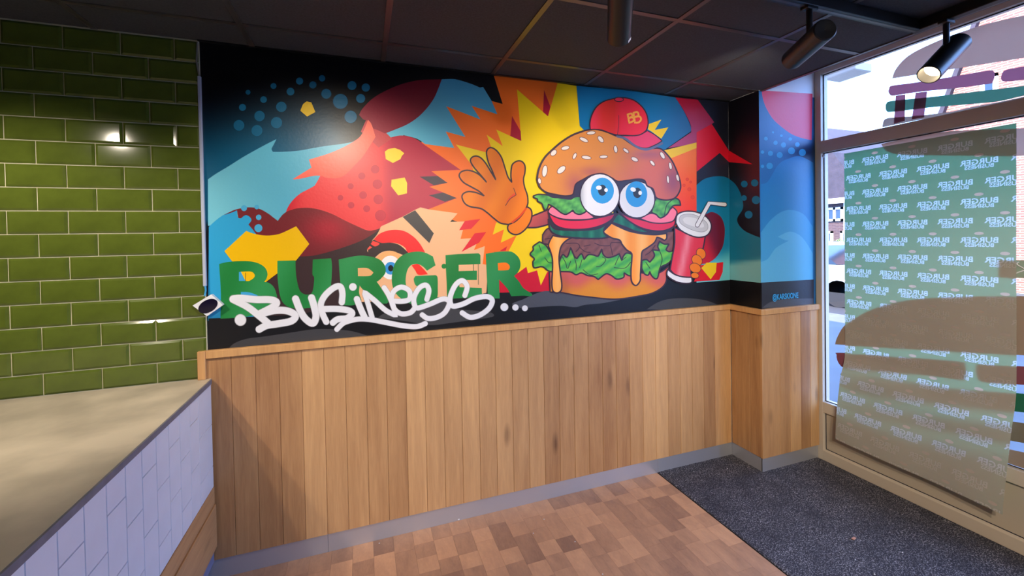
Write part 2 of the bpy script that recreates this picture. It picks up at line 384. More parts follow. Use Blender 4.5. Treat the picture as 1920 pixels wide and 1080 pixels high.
# ------------------------------------------------------------------ mural (flat paint on wall and pillar)
def paintmat(name, alpha):
    m, nt, b = newmat(name); L = nt.links.new
    at = N(nt, 'ShaderNodeAttribute', attribute_name='Col'); L(at.outputs['Color'], b.inputs['Base Color'])
    b.inputs['Roughness'].default_value = .36; b.inputs['Specular IOR Level'].default_value = .3
    tc = N(nt, 'ShaderNodeTexCoord'); nz = N(nt, 'ShaderNodeTexNoise', i_Scale=70.0, i_Detail=4.0); L(tc.outputs['Object'], nz.inputs['Vector'])
    bp = N(nt, 'ShaderNodeBump', i_Strength=.35, i_Distance=.0012); L(nz.outputs['Fac'], bp.inputs['Height']); L(bp.outputs[0], b.inputs['Normal'])
    if alpha: L(at.outputs['Alpha'], b.inputs['Alpha'])
    return m
MT['paint'] = paintmat('mural_paint', False); MT['spray'] = paintmat('spray_paint', True)
CROPS = dict(A1=(380, 80, 6), A2=(640, 100, 6), A3=(380, 240, 6), A4=(640, 240, 6), A5=(380, 380, 6), A6=(640, 380, 6), A7=(380, 500, 6), A8=(640, 480, 4.8),
             B1=(900, 130, 8), B2=(1080, 160, 8), B3=(1240, 160, 6.353), B4=(840, 260, 5.684), B5=(980, 230, 6), B6=(980, 340, 6), B7=(980, 420, 6), B8=(1220, 330, 4), PX=(0, 0, 1))
GR = {}; LAY = [0]; MIST = [0]; PLANE = ['A']
def unproj(px, py, lay):
    off = .0003+lay*1.5e-5
    if PLANE[0] == 'A': return on_y(px, py, YA-off)
    if PLANE[0] == 'F': return on_y(px, py, YP-off)
    return on_x(px, py, XP-off)
def P_(crop, s):
    ox, oy, k = CROPS[crop]; out = []
    for t in s.split():
        c = t.endswith('c'); a, b = t.rstrip('c').split(','); out.append((ox+float(a)/k, oy+float(b)/k, c))
    return out
def curve(pts, closed=True, n=6):
    out = []; m = len(pts); last = m if closed else m-1
    for i in range(last):
        p1, p2 = pts[i], pts[(i+1) % m]
        p0 = pts[i-1] if (closed or i > 0) else p1; p3 = pts[(i+2) % m] if (closed or i+2 < m) else p2
        if p1[2]: p0 = p1
        if p2[2]: p3 = p2
        for k in range(n):
            t = k/n; t2 = t*t; t3 = t2*t
            out.append(tuple(.5*((2*p1[a])+(-p0[a]+p2[a])*t+(2*p0[a]-5*p1[a]+4*p2[a]-p3[a])*t2+(-p0[a]+3*p1[a]-3*p2[a]+p3[a])*t3) for a in (0, 1)))
    if not closed: out.append(pts[-1][:2])
    return out
def emit(grp, pts, faces, cols, alpha=False, ramp=None):
    g = GR.setdefault((grp, alpha), ([], [], [])); b = len(g[0]); lay = LAY[0]-(.5 if alpha else 0)
    if alpha and MIST[0]: MIST[0] += .02; lay = MIST[0]
    g[0].extend(unproj(x, y, lay+(ramp[i] if ramp else 0)) for i, (x, y) in enumerate(pts)); g[1].extend([[i+b for i in f] for f in faces]); g[2].extend(cols)
def colf(c, x, y):
    c = c(x, y) if callable(c) else c
    return (*lin(c), c[3] if len(c) > 3 else 1)
def inside(x, y, poly):
    r = False; j = len(poly)-1
    for i in range(len(poly)):
        xi, yi = poly[i]; xj_, yj = poly[j]
        if (yi > y) != (yj > y) and x < (xj_-xi)*(y-yi)/(yj-yi)+xi: r = not r
        j = i
    return r
def fillp(grp, out, c, step=7, alpha=False):
    LAY[0] += 1
    if not callable(c):
        emit(grp, out, [list(range(len(out)))], [colf(c, 0, 0)]*len(out), alpha); return
    xs = [p[0] for p in out]; ys = [p[1] for p in out]; V = [Vector(p) for p in out]; n = len(V)
    y = min(ys)+step/2
    while y < max(ys):
        x = min(xs)+step/2
        while x < max(xs):
            if inside(x, y, out): V.append(Vector((x, y)))
            x += step
        y += step
    r = delaunay_2d_cdt(V, [], [list(range(n))], 1, 1e-3)
    pts = [(v.x, v.y) for v in r[0]]
    fs = [list(f) for f in r[2] if inside(sum(pts[k][0] for k in f)/3, sum(pts[k][1] for k in f)/3, out)]
    emit(grp, pts, fs, [colf(c, *p) for p in pts], alpha)
def poly(grp, crop, s, c, step=7): fillp(grp, [p[:2] for p in P_(crop, s)], c, step)
def blob(grp, crop, s, c, ol=None, olc=None, step=7):
    p = curve(P_(crop, s)); fillp(grp, p, c, step)
    if ol: strokep(grp, p+[p[0]], 1.3*ol/CROPS[crop][2], olc or OL)
def strokep(grp, p, w, c, soft=0, cap=True):
    """ribbon along pixel polyline p; soft = feathered rim in px"""
    LAY[0] += 1
    n = len(p); h = w/2; L_, R_, LS, RS = [], [], [], []
    for i in range(n):
        a = p[max(i-1, 0)]; b = p[min(i+1, n-1)]; dx, dy = b[0]-a[0], b[1]-a[1]; l = math.hypot(dx, dy) or 1
        nx_, ny_ = -dy/l, dx/l; x, y = p[i][:2]
        L_.append((x+nx_*h, y+ny_*h)); R_.append((x-nx_*h, y-ny_*h))
        LS.append((x+nx_*(h+soft), y+ny_*(h+soft))); RS.append((x-nx_*(h+soft), y-ny_*(h+soft)))
    pts = L_+R_; fs = [[i, i+1, n+i+1, n+i] for i in range(n-1)]; cc = colf(c, 0, 0)
    LAY[0] += 1; rp = [3.*i/n for i in range(n)]*2
    if soft:
        emit(grp, LS+L_, fs, [(*cc[:3], 0)]*n+[cc]*n, True, rp); emit(grp, RS+R_, fs, [(*cc[:3], 0)]*n+[cc]*n, True, rp)
    emit(grp, pts, fs, [cc]*(2*n), False, rp)
    if cap:
        LAY[0] -= .9; disc(grp, *p[0][:2], h, h, 0, c, soft, new=False)
        LAY[0] += 4.9; disc(grp, *p[-1][:2], h, h, 0, c, soft, new=False)
    else: LAY[0] += 4
def disc(grp, x, y, rx, ry, ang, c, soft=0, new=True, n=28):
    if new: LAY[0] += 1
    ca, sa = math.cos(ang), math.sin(ang)
    def ring(k): return [(x+ca*math.cos(t*2*math.pi/n)*(rx+k)-sa*math.sin(t*2*math.pi/n)*(ry+k), y+sa*math.cos(t*2*math.pi/n)*(rx+k)+ca*math.sin(t*2*math.pi/n)*(ry+k)) for t in range(n)]
    a = ring(0)
    if callable(c):
        fillp(grp, a, c, 5); return
    cc = colf(c, 0, 0)
    emit(grp, a, [list(range(n))], [cc]*n, False)
    if soft:
        b = ring(soft); emit(grp, a+b, [[i, (i+1) % n, n+(i+1) % n, n+i] for i in range(n)], [cc]*n+[(*cc[:3], 0)]*n, True)
def stroke(grp, crop, s, w, c, soft=0, sm=True, closed=False):
    q = P_(crop, s); p = curve(q, closed, 6) if sm else [a[:2] for a in q]
    if closed: p.append(p[0])
    strokep(grp, p, w/CROPS[crop][2], c, soft)
def dots(grp, crop, s, c, soft=.6):
    ox, oy, k = CROPS[crop]
    for t in s.split():
        x, y, r = map(float, t.split(',')); disc(grp, ox+x/k, oy+y/k, r/k, r/k, 0, c, soft)
def ell(grp, crop, x, y, rx, ry, deg, c, ol=0, olc=None):
    ox, oy, k = CROPS[crop]
    if ol: disc(grp, ox+x/k, oy+y/k, (rx+ol)/k, (ry+ol)/k, math.radians(deg), olc or OL)
    disc(grp, ox+x/k, oy+y/k, rx/k, ry/k, math.radians(deg), c)
def mix(a, b, t):
    t = max(0, min(1, t)); return tuple(a[i]+(b[i]-a[i])*t for i in range(3))
def sm(a, b, x):
    t = max(0, min(1, (x-a)/(b-a))); return t*t*(3-2*t)
def rad(x, y, cx, cy, rx, ry=None): return math.exp(-((x-cx)/rx)**2-((y-cy)/(ry or rx))**2)
def lg(a, b, p0, p1):
    dx, dy = p1[0]-p0[0], p1[1]-p0[1]; q = dx*dx+dy*dy
    return lambda x, y: mix(a, b, ((x-p0[0])*dx+(y-p0[1])*dy)/q)
OL = (58, 38, 50); BLK = (16, 16, 20)
# --- backdrop
def base_a(x, y):
    c = BLK
    g = sm(130, 300, y+(.18*(x-500) if x < 500 else 0))*(1-sm(610, 680, x-(y-250)*.4)) if y < 420 else 0
    c = mix((10, 10, 16), (10, 92, 126), g*.95+.0)
    if y > 420: c = (22, 22, 26)
    if x > 1300: c = mix((30, 32, 46), (22, 22, 26), sm(430, 520, y))
    return c
zt_, zb2 = ZC, ZT1-.01
def proj(X, Y, Z):
    v = Vector((X, Y, Z-HC)); d = v.dot(CW); return (960+F*v.dot(CR)/d, CYP+F*v.dot(CD)/d)
q = [proj(XL+.004, YA, zt_), proj(XP-.0005, YA, zt_), proj(XP-.0005, YA, zb2), proj(XL+.004, YA, zb2)]
def rect_edges(q, n=24):
    out = []
    for i in range(4):
        a, b = q[i], q[(i+1) % 4]
        for k in range(n): out.append((a[0]+(b[0]-a[0])*k/n, a[1]+(b[1]-a[1])*k/n))
    return out
fillp('backdrop', rect_edges(q), base_a, 10)
LB = (98, 180, 204)
blob('backdrop', 'A3', '60,578c 150,515 300,425 450,330 600,245 740,170 830,125c 800,185 775,235 790,268c 900,268 1080,255 1250,225 1400,200 1560,180 1700,150 1800,90c 1800,560c 1000,900c 900,1100c 60,1100c', lg((112, 190, 208), (88, 172, 198), (400, 380), (520, 340)))
blob('backdrop', 'A5', '70,272c 130,215 200,160 270,120 330,95 385,85c 390,150c 410,175 430,175 480,140 530,160 548,200 520,245c 570,310 600,352c 620,520c 720,900c 720,1330c 60,1330c', (44, 156, 204))
# big orange burst, crimson, blue pieces
poly('burst', 'PX', '926,142 1046,155.5 1100,200 1150,300 1150,520 1045,548 930,548 905,500 860,470 850,440 870,420 800,395 760,330 790,270 800,200 921,189 942.5,195', (250, 112, 30))
poly('burst', 'PX', '925,478 960,470 1045,495 1045,546 1000,547 925,549', (204, 22, 46))
# skin face
poly('face', 'PX', '660,470 698,450 715,424 755,406 788,388 803,392.5 858,400 844,416 883,415 868,431 863.5,448 898,446 888.5,469 909,461.5 905,495 915,497 912,549 900,552 690,566 662,566', (233, 178, 132))
YB = (244, 206, 8)
poly('burst', 'PX', '1045.6,155.6 1027.5,218 969.4,167.5 976,246 977.5,264 957,255 930.6,243 942.5,274 912.5,252.5 925,287 913,286 855,271 885,310 900,360 935,415 930,418 924,440 945,430 939,455 969,441 954,470 960,505 971,512 987,500 990,512 1007,507 1014,535 1026,510 1150,500 1150,300 1105,240 1097,213 1087,235 1081,161', YB)
for s in ('480,700 610,930 620,1075 455,1000', '960,310 1055,560 1020,705 945,640'): poly('burst', 'B1', s, (178, 22, 50))
for s in ('1325,310 1390,205 1565,183 1460,295', '1350,555 1500,345 1630,330 1550,450', '1780,545 1865,490 1850,540'): poly('burst', 'A6', s, (222, 32, 50))
# blue sky piece above
blob('backdrop', 'A2', '1130,292c 1250,288 1320,300 1450,340 1560,385c 1595,378c 1690,535c 1755,685c 1465,590c 1565,745c 1180,595c 1395,940c 1175,880c 1270,1065c 940,1020c 850,960 700,920c 600,1000c 400,950c 480,800c 800,600c', lg((74, 160, 196), (100, 186, 208), (860, 160), (740, 260)))
# crimson / red cloud
def redc(x, y):
    c = mix((226, 62, 66), (176, 32, 64), sm(700, 745, x)); return mix(c, (196, 34, 50), (1-sm(536, 575, x))*.9)
blob('red_cloud', 'A4', '-460,735c -520,785 -575,850 -615,920 -632,990 -635,1060 -620,1105c -560,1075 -460,1060 -310,1065 -160,1105 -10,1170 140,1240c 230,1290 340,1155c 420,1135 450,1105c 690,997c 830,920c 890,893c 980,915c 1300,788c 990,662c 1195,617c 1015,487c 1340,470c 930,185c 850,130 760,95 660,85 560,105 540,110c 495,60c 300,60c -100,300c -300,650c', redc)
poly('red_cloud', 'A2', '300,700 490,880 570,960 420,1060 220,880', (190, 62, 70))
blob('red_cloud', 'A2', '200,692c 240,620 350,510 500,420 700,340 900,300 1130,292c 1090,400 1040,510 960,620 860,720 740,800 600,860 490,902c 400,860 320,830 300,755c 250,745', lg((112, 12, 34), (146, 34, 58), (820, 160), (700, 245)))
blob('red_cloud', 'A3', '1195,355c 1350,310 1500,255 1650,180 1780,85 1860,-92c 1900,-40 1945,100c 1810,310 1700,430 1600,530 1500,565 1400,560 1280,535 1100,570 1010,577c 1225,445c', lg((238, 84, 68), (246, 112, 92), (620, 340), (600, 295)))
dots('red_cloud', 'A4', '380,465,44 230,540,36 105,655,30 405,632,50 245,755,40 415,803,50 110,868,33 285,908,35 440,985,58 -10,785,28', (188, 46, 66))
for s in ('880,548 1085,540 1195,617 1040,645', '985,757 1145,725 1300,788 1165,830'): poly('red_cloud', 'A4', s, (60, 46, 60))
for s in ('490,265 530,235 600,225 660,245 708,285 680,315 665,350 580,393 500,350', '565,582 712,557 740,620 738,735 640,758 560,655'): poly('red_cloud', 'A4', s, (240, 202, 54))
poly('backdrop', 'A1', '1130,690 1170,660 1222,672 1268,780 1175,832 1098,765', (226, 186, 44))
dots('backdrop', 'A1', '510,558,26 797,487,32 1090,432,39 685,640,36 448,728,38 988,550,42 1680,482,49 1835,505,45 1777,628,49', (26, 112, 150))
dots('backdrop', 'A1', '1240,475,36 1343,400,33 1390,575,52 885,722,55 640,825,56 408,930,58 830,900,60 1550,660,80 1665,835,66 610,990,60', (20, 98, 134), 1.5)
# maroon humps, dark sweep
blob('red_cloud', 'A5', '235,140c 300,108 380,75 520,52 640,70 740,125 800,170 845,205c 900,135 960,95 1060,65 1180,58 1300,75 1450,125 1600,200 1750,270 1870,315 1990,300c 1920,350 1800,420 1650,480 1450,545 1250,595 1090,607c 1000,620c 700,500c 600,352c 570,310 515,245c 548,200 530,160 480,140 430,175 400,170c 385,85c 330,110', lambda x, y: mix((112, 36, 42), (168, 34, 50), rad(x, y, 618, 428, 45, 30)))
blob('dark_sweep', 'A5', '1090,605c 1250,595 1450,545 1650,480 1800,420 1920,350 1985,300c 2000,285c 1960,360 1910,420c 1870,500 1850,540c 1870,570 1930,615c 1700,700c 1700,1150c 1600,1330c 740,1330c 720,895c 840,790c 1050,655c', (58, 42, 44))
dots('red_cloud', 'A5', '465,62,32 608,50,24 630,165,30 627,287,44', (70, 164, 204), .3)
# eye of the face
blob('face', 'A6', '365,412c 430,350 520,315 620,305 720,325 820,390 890,470 948,570c 740,570c 720,510 650,465 560,450 450,455', (250, 40, 44))
blob('face', 'A6', '300,520c 340,440 365,415c 450,452 560,450 660,480 750,560c 720,600c 620,560 540,540 450,560 370,625c 300,640c', (58, 46, 46))
ell('face', 'A6', 545, 700, 165, 160, 0, (234, 172, 108)); ell('face', 'A6', 552, 730, 118, 134, 0, (236, 232, 228)); ell('face', 'A6', 556, 738, 68, 72, 0, (52, 142, 208)); ell('face', 'A6', 556, 738, 30, 36, 0, (14, 22, 30))
blob('face', 'A6', '330,465c 355,430c 430,460 380,492', (236, 70, 62)); blob('face', 'A6', '288,527c 320,487c 348,502c 310,526', (228, 84, 72))
blob('face', 'A6', '790,705c 860,690 920,740 975,805c 870,812 830,760', (244, 48, 40))
poly('face', 'A6', '690,160 830,85 1040,345 990,455', (66, 62, 62))
# lower left yellow
blob('backdrop', 'A5', '245,545c 490,318c 590,352 720,370 850,355 950,315 1052,265c 1200,465c 1050,652c 840,795c 705,897c 560,900c 480,870c 330,660c', (230, 180, 6))
# dark floor and grey mounds
poly('floor_band', 'PX', '391,597 560,590 640,572 700,566 900,552 1000,547 1100,545 1306,530 1368,524 1368,580 1100,604 391,668', (23, 23, 27))
blob('floor_band', 'A7', '280,930c 360,860 500,810 700,785 1000,740 1250,705 1500,705 1700,730 1880,785c 1000,880c', (64, 64, 67))
blob('floor_band', 'A8', '330,555c 400,515 600,500 750,480 850,430 950,400 1000,470 1300,500 1368,522 1350,550 1150,580 1000,600 800,622 600,590', (66, 66, 69))
blob('floor_band', 'B7', '0,850c 130,790 250,755 400,760 500,790 1000,845 1100,852c 900,890 700,910 590,935 400,920 60,942 -20,946c -120,900', (78, 80, 88))
blob('floor_band', 'B8', '-30,1000c 60,945 160,920 300,918 420,935 500,965c 300,1000', (64, 64, 66))
# --- block lettering
GRN = (30, 128, 58)
gl = lambda x, y: mix((30, 122, 56), (48, 142, 78), .5+.5*math.sin(x*.045+y*.02))
L0 = 'block_lettering'
blob(L0, 'A7', '185,-30c 300,-55 500,-62 620,-40 700,10 730,80 715,140 690,170c 750,185 800,230 825,290 832,360 760,460 600,540 400,572 200,585c 205,300', gl)
poly(L0, 'A7', '408,60 470,56 482,160 408,160', (64, 160, 210)); blob(L0, 'A7', '430,57c 540,55 582,85 580,120 525,160 482,160c', (236, 184, 12)); stroke(L0, 'A7', '482,70 482,160', 6, (40, 50, 40))
blob(L0, 'A7', '430,284c 520,288 612,320 612,336c 430,332c', (64, 160, 210))
blob(L0, 'A7', '840,-65c 1045,-70c 1050,80 1075,220 1110,290 1180,315 1235,280 1255,130 1235,80 1240,-80c 1445,-95c 1455,0 1445,190 1420,330 1300,440 1100,472 960,450 880,360 845,150', gl)
blob(L0, 'A8', '-24,32c 144,-2 256,4 344,32 392,88 396,152 352,208 318,232c 350,275 390,340 425,400 410,428c 300,415 200,310 165,265c 160,330 182,398c 110,442 10,440c -8,250 -20,96', gl)
blob(L0, 'A8', '148,108c 230,108 280,140 285,155 250,180 150,182c', (226, 170, 112))
blob(L0, 'A6', '965,765c 920,720 860,690 790,700 745,755 725,850 730,930 770,990 840,1000 870,960 830,920 815,860 835,825c 1060,815c 1082,840 1085,950 1080,1060 1030,1120 900,1150 760,1130 650,1060 590,980 568,880 575,780 600,690 650,620 720,575 800,555 880,550 950,565 1030,605c 1060,705c', gl)
poly(L0, 'A6', '1172,590 1310,578 1545,570 1565,590 1565,690 1320,700 1320,770 1525,765 1525,870 1320,872 1330,950 1580,960 1585,1062 1190,1082 1185,900 1175,720', gl); dots(L0, 'A6', '1155,715,26', GRN)
stroke(L0, 'A6', '1485,695 1487,765', 7, (44, 90, 56)); stroke(L0, 'A6', '1540,690 1542,920', 6, (60, 90, 60))
blob(L0, 'A8', '1300,-20c 1392,-36 1472,-42 1540,-35 1600,20 1612,90 1590,145 1555,180c 1600,230 1640,290 1715,340 1700,362 1640,357 1530,362c 1490,290 1420,212c 1425,382c 1320,382c 1310,200', gl)
blob(L0, 'A8', '1408,65c 1480,60 1515,90 1500,125 1412,130c', (250, 122, 20))
# --- script lettering (white spray)
WH = (226, 226, 230); L1 = 'script_lettering'; LAY[0] += 4; MIST[0] = LAY[0]-3
dots(L1, 'A7', '425,600,58', WH, 2.2)
for s in ('340,362 430,355 600,370 760,372 832,402 790,452 640,530', '340,368 500,450 620,540 740,640', '640,540 800,495 950,497 1042,548 1000,610 850,642 720,662 635,705', '1045,362 1100,500 1160,590 1240,637 1275,560 1255,450 1225,350'):
    stroke(L1, 'A7', s, 70, WH, 1.6)
for s in ('1565,400 1572,300 1548,225 1480,235 1380,320 1330,420 1345,520 1390,620', '1340,478 1500,475 1640,492 1682,530 1620,580 1520,592 1465,630', '1735,365 1780,480 1825,575'): stroke(L1, 'A7', s, 62, WH, 1.5)
dots(L1, 'A7', '1690,228,40', WH, 1.0)
for s in ('-40,660 10,610 60,588 150,568 260,572 400,598 560,628 680,635 755,608', '280,565 240,430 205,325c 300,400 400,490 490,535c 460,430 420,340 385,285', '450,402 540,408 612,388 612,315 540,280 470,320 452,400 480,480 540,520 620,510 660,470', '770,390 788,310 760,262 700,290 655,370 658,440 690,468 800,432 900,390 952,392 972,430 930,510 860,552 780,562 728,530', '1112,355 1132,275 1090,222 1030,258 985,350 980,420 1010,452 1100,430 1200,382 1310,365 1358,400 1330,470 1250,530 1160,552 1088,512'):
    stroke(L1, 'A8', s, 40, WH, 1.4)
dots(L1, 'A8', '1467,460,32 1567,463,25 1652,470,23', WH, 1.4)
MIST[0] = 0
# --- right-hand pieces of the wall
blob('right_waves', 'PX', '1081,161c 1180,170c 1266,182.5c 1283,210 1295,237 1295.6,246c 1247.5,280c 1150,300c 1087,236c', lambda x, y: mix((18, 112, 166), (44, 110, 160), sm(1200, 1290, x)))
blob('right_waves', 'B3', '165,143c 435,173c 630,440c 600,462c 420,562c 420,692c 80,747c 355,560c 345,460 250,270', lg((176, 22, 52), (178, 66, 112), (1290, 190), (1296, 255)))
poly('right_waves', 'B2', '1080,660 1095,580 1280,515 1180,670 1385,630 1280,800 1130,690', (246, 204, 14))
poly('right_waves', 'B3', '20,778 420,680 420,760 120,895', (242, 196, 30))
poly('right_waves', 'PX', '1250,300 1306,277.5 1306,402 1240,440 1200,400', lg((250, 118, 34), (240, 58, 30), (1280, 300), (1290, 395)))
dots('right_waves', 'B8', '275,25,10 300,45,8 250,70,9 290,100,12 315,160,12', (232, 66, 32))
poly('right_waves', 'B3', '420,1030 695,805 803,912 803,1100 420,1120', (38, 38, 54))
blob('right_waves', 'PX', '1306,347c 1320,336 1338,331 1356,331 1367.5,335c 1368.5,525c 1306,530c', lambda x, y: mix(mix((12, 112, 152), (20, 124, 162), sm(335, 430, y)), (104, 192, 200), sm(462, 500, y+(x-1350)*.35)))
poly('right_waves', 'B3', '420,560 600,460 803,775 803,912 695,805 422,1028', (232, 24, 48))
blob('right_waves', 'B8', '410,290c 460,270 520,300 550,360 556,430 540,530 490,610 430,652 380,660c 400,500', lambda x, y: mix((196, 26, 48), (104, 20, 44), sm(0, 22, (x-1330)*.9-(y-450)*.35+12)))
poly('right_waves', 'B8', '325,792 370,670 545,645 540,720 515,780', (218, 22, 38)); poly('right_waves', 'B8', '380,690 420,650 495,650 490,720 450,775', (240, 194, 14))

# --- the painted burger
H = 'hand'
blob('arm', 'B4', '890,828c 1010,780 1080,750c 1080,912c 950,945 835,947c', lg((196, 86, 78), (150, 62, 70), (1005, 400), (1030, 420)), 13)
hf = lambda x, y: mix((240, 128, 18), (228, 112, 16), .5+.5*math.sin(x*.12+y*.05))
blob(H, 'B4', '645,915c 560,900 490,850 420,790 350,745 240,725 180,690 150,630 160,590 210,565 280,570 340,590 385,610c 330,560 250,515 165,465 120,400 140,355 200,337 270,350 340,390 412,465c 350,390 280,310 240,240 255,200 300,185 350,205 400,260 450,340 510,440c 470,340 430,250 410,150 430,105 470,98 520,130 570,200 610,320 640,410 680,465c 670,400 675,320 690,270 740,238 790,245 820,290 820,360 805,430 815,510 845,600 852,680 840,725c 800,800 720,880', hf, 12)
blob(H, 'B4', '840,725c 880,750 895,800 880,880 830,960 760,1015 700,1020 650,990 635,950 645,915c 720,880 790,810', (240, 128, 18), 12)
stroke(H, 'B4', '832,745 765,825 685,890', 20, (230, 72, 18)); blob(H, 'B4', '615,690c 650,630 705,580c 728,600c 680,630', (236, 78, 42)); stroke(H, 'B4', '700,528 726,600c 660,645 614,712', 7, OL)
# bottom bun
blob('burger', 'B7', '300,540c 430,520 1215,540 1500,560 1655,465c 1622,560 1612,650 1560,720 1450,780 1300,812 1100,842 950,842 760,822 600,802 440,772 310,765c', lambda x, y: mix(mix((206, 92, 82), (216, 136, 26), sm(518, 545, y+8*math.sin(x*.08))), (150, 70, 60), .5*rad(x, y, 1056, 540, 12, 30)), 12)
# patty
blob('burger', 'B6', '225,600c 290,530 400,590 700,640 900,640 1000,620 1100,600 1700,560c 1695,760 1645,880 1350,930 420,930c 400,760 330,720 225,700c', lambda x, y: mix((140, 84, 74), (104, 62, 58), .5+.5*math.sin(x*.35)*math.cos(y*.31)), 12)
for s in ('490,700 610,698 640,740 600,790', '640,740 700,790 760,800', '810,695 880,722 980,722 1000,690 1100,690', '990,730 1012,830', '690,730 760,715', '1380,830 1440,790 1490,720', '250,650 320,640'): stroke('burger', 'B6', s, 9, (70, 40, 46))
poly('burger', 'B6', '285,340 700,330 1050,360 1450,330 1735,330 1712,520 1610,590 1300,600 1000,560 900,650 600,650 400,615 295,540', (58, 46, 56))
LT = lambda x, y: mix((116, 196, 62), (54, 152, 70), .5+.5*math.sin(x*.19+y*.33))
blob('burger', 'B7', '190,200c 260,240 300,300 330,360 340,520 290,527 220,480 130,492 115,430 130,390 85,340 120,290 120,250', LT, 13)
blob('burger', 'B7', '410,430c 450,345 500,372 540,265c 580,360 610,390c 660,335 690,400c 740,345 800,350 850,360 890,280c 900,330 940,375 1010,370 1087,335c 1112,405c 1160,330 1230,340c 1225,572 1140,550c 1135,600 1060,620 1000,580 940,560 880,600 850,625c 800,590 730,580 660,550 600,570 540,540 420,535c', LT, 13)
blob('burger', 'B7', '1340,412c 1390,400 1430,430c 1482,360 1460,290c 1540,300c 1520,250 1540,195c 1590,225 1645,225c 1612,290c 1650,312 1720,290c 1690,380 1640,440 1560,480 1540,510 1520,600 1490,615 1450,580 1430,535c 1410,575 1370,560 1340,500c', LT, 13)
for s in ('440,360 480,430 500,500', '540,420 510,500', '570,350 600,440 600,520', '668,400 640,490', '895,370 935,400 890,465 830,482', '1088,350 1040,460', '1030,490 1150,495 1215,430', '1165,370 1110,415', '680,515 760,572 845,560', '1385,430 1432,500', '185,240 210,310', '250,380 290,430 335,438', '1545,310 1570,400 1540,500'): stroke('burger', 'B7', s, 8, (46, 60, 44))
# cheese
CH = lambda x, y: mix((250, 178, 92), (244, 146, 36), .5+.5*math.sin(x*.16+.6))
blob('burger', 'B7', '340,130c 420,145 570,150c 500,180 440,240 415,320 410,420 425,560 440,680 430,750 385,775 340,750 328,660 335,540 335,400 310,300 290,240 310,180', CH, 13)
blob('burger', 'B7', '900,90c 1000,-10c 1080,30 1200,80 1350,110 1500,120 1620,105c 1620,160 1595,185c 1550,160 1510,150c 1480,210 1400,270 1345,310 1335,400 1325,560 1320,640 1275,692 1228,650 1218,540 1228,400 1225,330 1170,290 1120,230 1090,180 1000,155', CH, 13)
# pickles, tomatoes
PK = lambda x, y: mix((26, 92, 72), (44, 128, 92), max(0, math.sin(x*.33))**3)
blob('burger', 'B6', '290,430c 340,520 430,545 650,550 850,530 970,460c 910,560 965,630c 870,642 700,642 500,628 380,602 310,545', PK, 14)
blob('burger', 'B6', '1080,360c 1180,430 1300,515 1450,575c 1300,572 1150,512 1005,462c 1040,400', PK, 14)
TR = lambda x, y: mix((222, 40, 70), (170, 38, 72), max(rad(x, y, 1145, 405, 18), rad(x, y, 1168, 405, 14)))
blob('burger', 'B6', '288,360c 440,425 650,435 850,410 1045,360c 1000,430 900,490 760,530 600,542 450,527 350,475', TR, 13)
blob('burger', 'B6', '285,345c 305,300 340,280c 430,330 640,340 720,335c 810,408c 750,425 600,432 440,422 330,382', (248, 122, 146), 11)
blob('burger', 'B6', '1075,335c 1200,400 1330,430 1480,465 1620,460 1720,400c 1705,500 1600,552 1480,557 1330,522 1180,435', TR, 13)
blob('burger', 'B6', '1320,418c 1440,360 1560,380 1690,290c 1735,340 1722,400 1682,452 1570,472 1440,462', (248, 122, 146), 11)
# top lettuce
LT2 = lambda x, y: mix((112, 196, 88), (58, 128, 70), .5+.5*math.sin(x*.21-y*.27))
blob('burger', 'B6', '122,165c 170,148 250,150 330,165 450,190 540,185 650,150c 690,230 720,330c 690,355 640,372 590,357 565,325c 520,357 480,372 430,352 380,312 330,277 290,258c 280,300 252,332c 230,290 215,250 170,225 165,200 125,182', LT2, 13)
blob('burger', 'B6', '1480,180c 1600,205 1680,205 1720,190 1762,215 1777,268c 1700,272 1660,312 1620,372 1550,412 1500,372 1450,352c', LT2, 13); stroke('burger', 'B6', '1680,210 1620,270 1595,380', 10, (50, 64, 56))
# dark gap, eyes, top bun
blob('burger', 'B5', '170,700c 260,770 480,820 560,800 580,700 680,620 900,560 1070,640 1300,620 1400,690 1470,730 1510,840 1480,900c 1420,800 1080,900 640,840 540,868 420,852 300,832', (58, 50, 68))
EW = lambda x, y: mix((232, 230, 232), (150, 150, 158), max(sm(1112, 1090, x)*.9, sm(1180, 1160, x)*.8 if x > 1158 else 0))
ell('burger', 'B5', 1285, 865, 196, 200, 0, (224, 222, 226), 13)
ell('burger', 'B5', 1280, 805, 122, 146, 0, (52, 150, 214)); ell('burger', 'B5', 1290, 790, 48, 58, 0, (44, 50, 58)); ell('burger', 'B5', 1243, 752, 32, 24, 20, (240, 240, 244)); ell('burger', 'B5', 1322, 790, 20, 24, 0, (240, 240, 244))
def bunc(x, y):
    c = mix((218, 138, 62), (206, 104, 84), sm(1120, 1240, x+(y-300)*.6))
    c = mix(c, (146, 80, 104), .9*rad(x, y, 1262, 340, 18, 28)); c = mix(c, (160, 92, 108), .8*rad(x, y, 1218, 290, 32, 9))
    return mix(c, (168, 84, 88), .7*max(rad(x, y, 1078, 345, 20, 24), rad(x, y, 1110, 322, 26, 10)))
blob('burger', 'B5', '160,640c 165,590 190,500 250,390 340,300 440,215 560,140 680,95 800,75 880,85 960,110 1040,145 1120,170 1200,225 1280,275 1370,305 1460,290 1540,290 1600,330 1680,430 1740,560 1775,680 1770,760 1720,840 1640,870 1560,865 1500,840 1480,780 1460,740 1400,710 1370,650 1300,635 1180,650 1070,660 1000,620 900,575 780,590 680,640 600,690 580,760 560,810 480,825 380,810 260,780 190,720', bunc, 13, step=5)
stroke('burger', 'B5', '190,720 165,620 190,500 250,390 340,300 440,215 560,140 680,95', 22, (72, 56, 62))
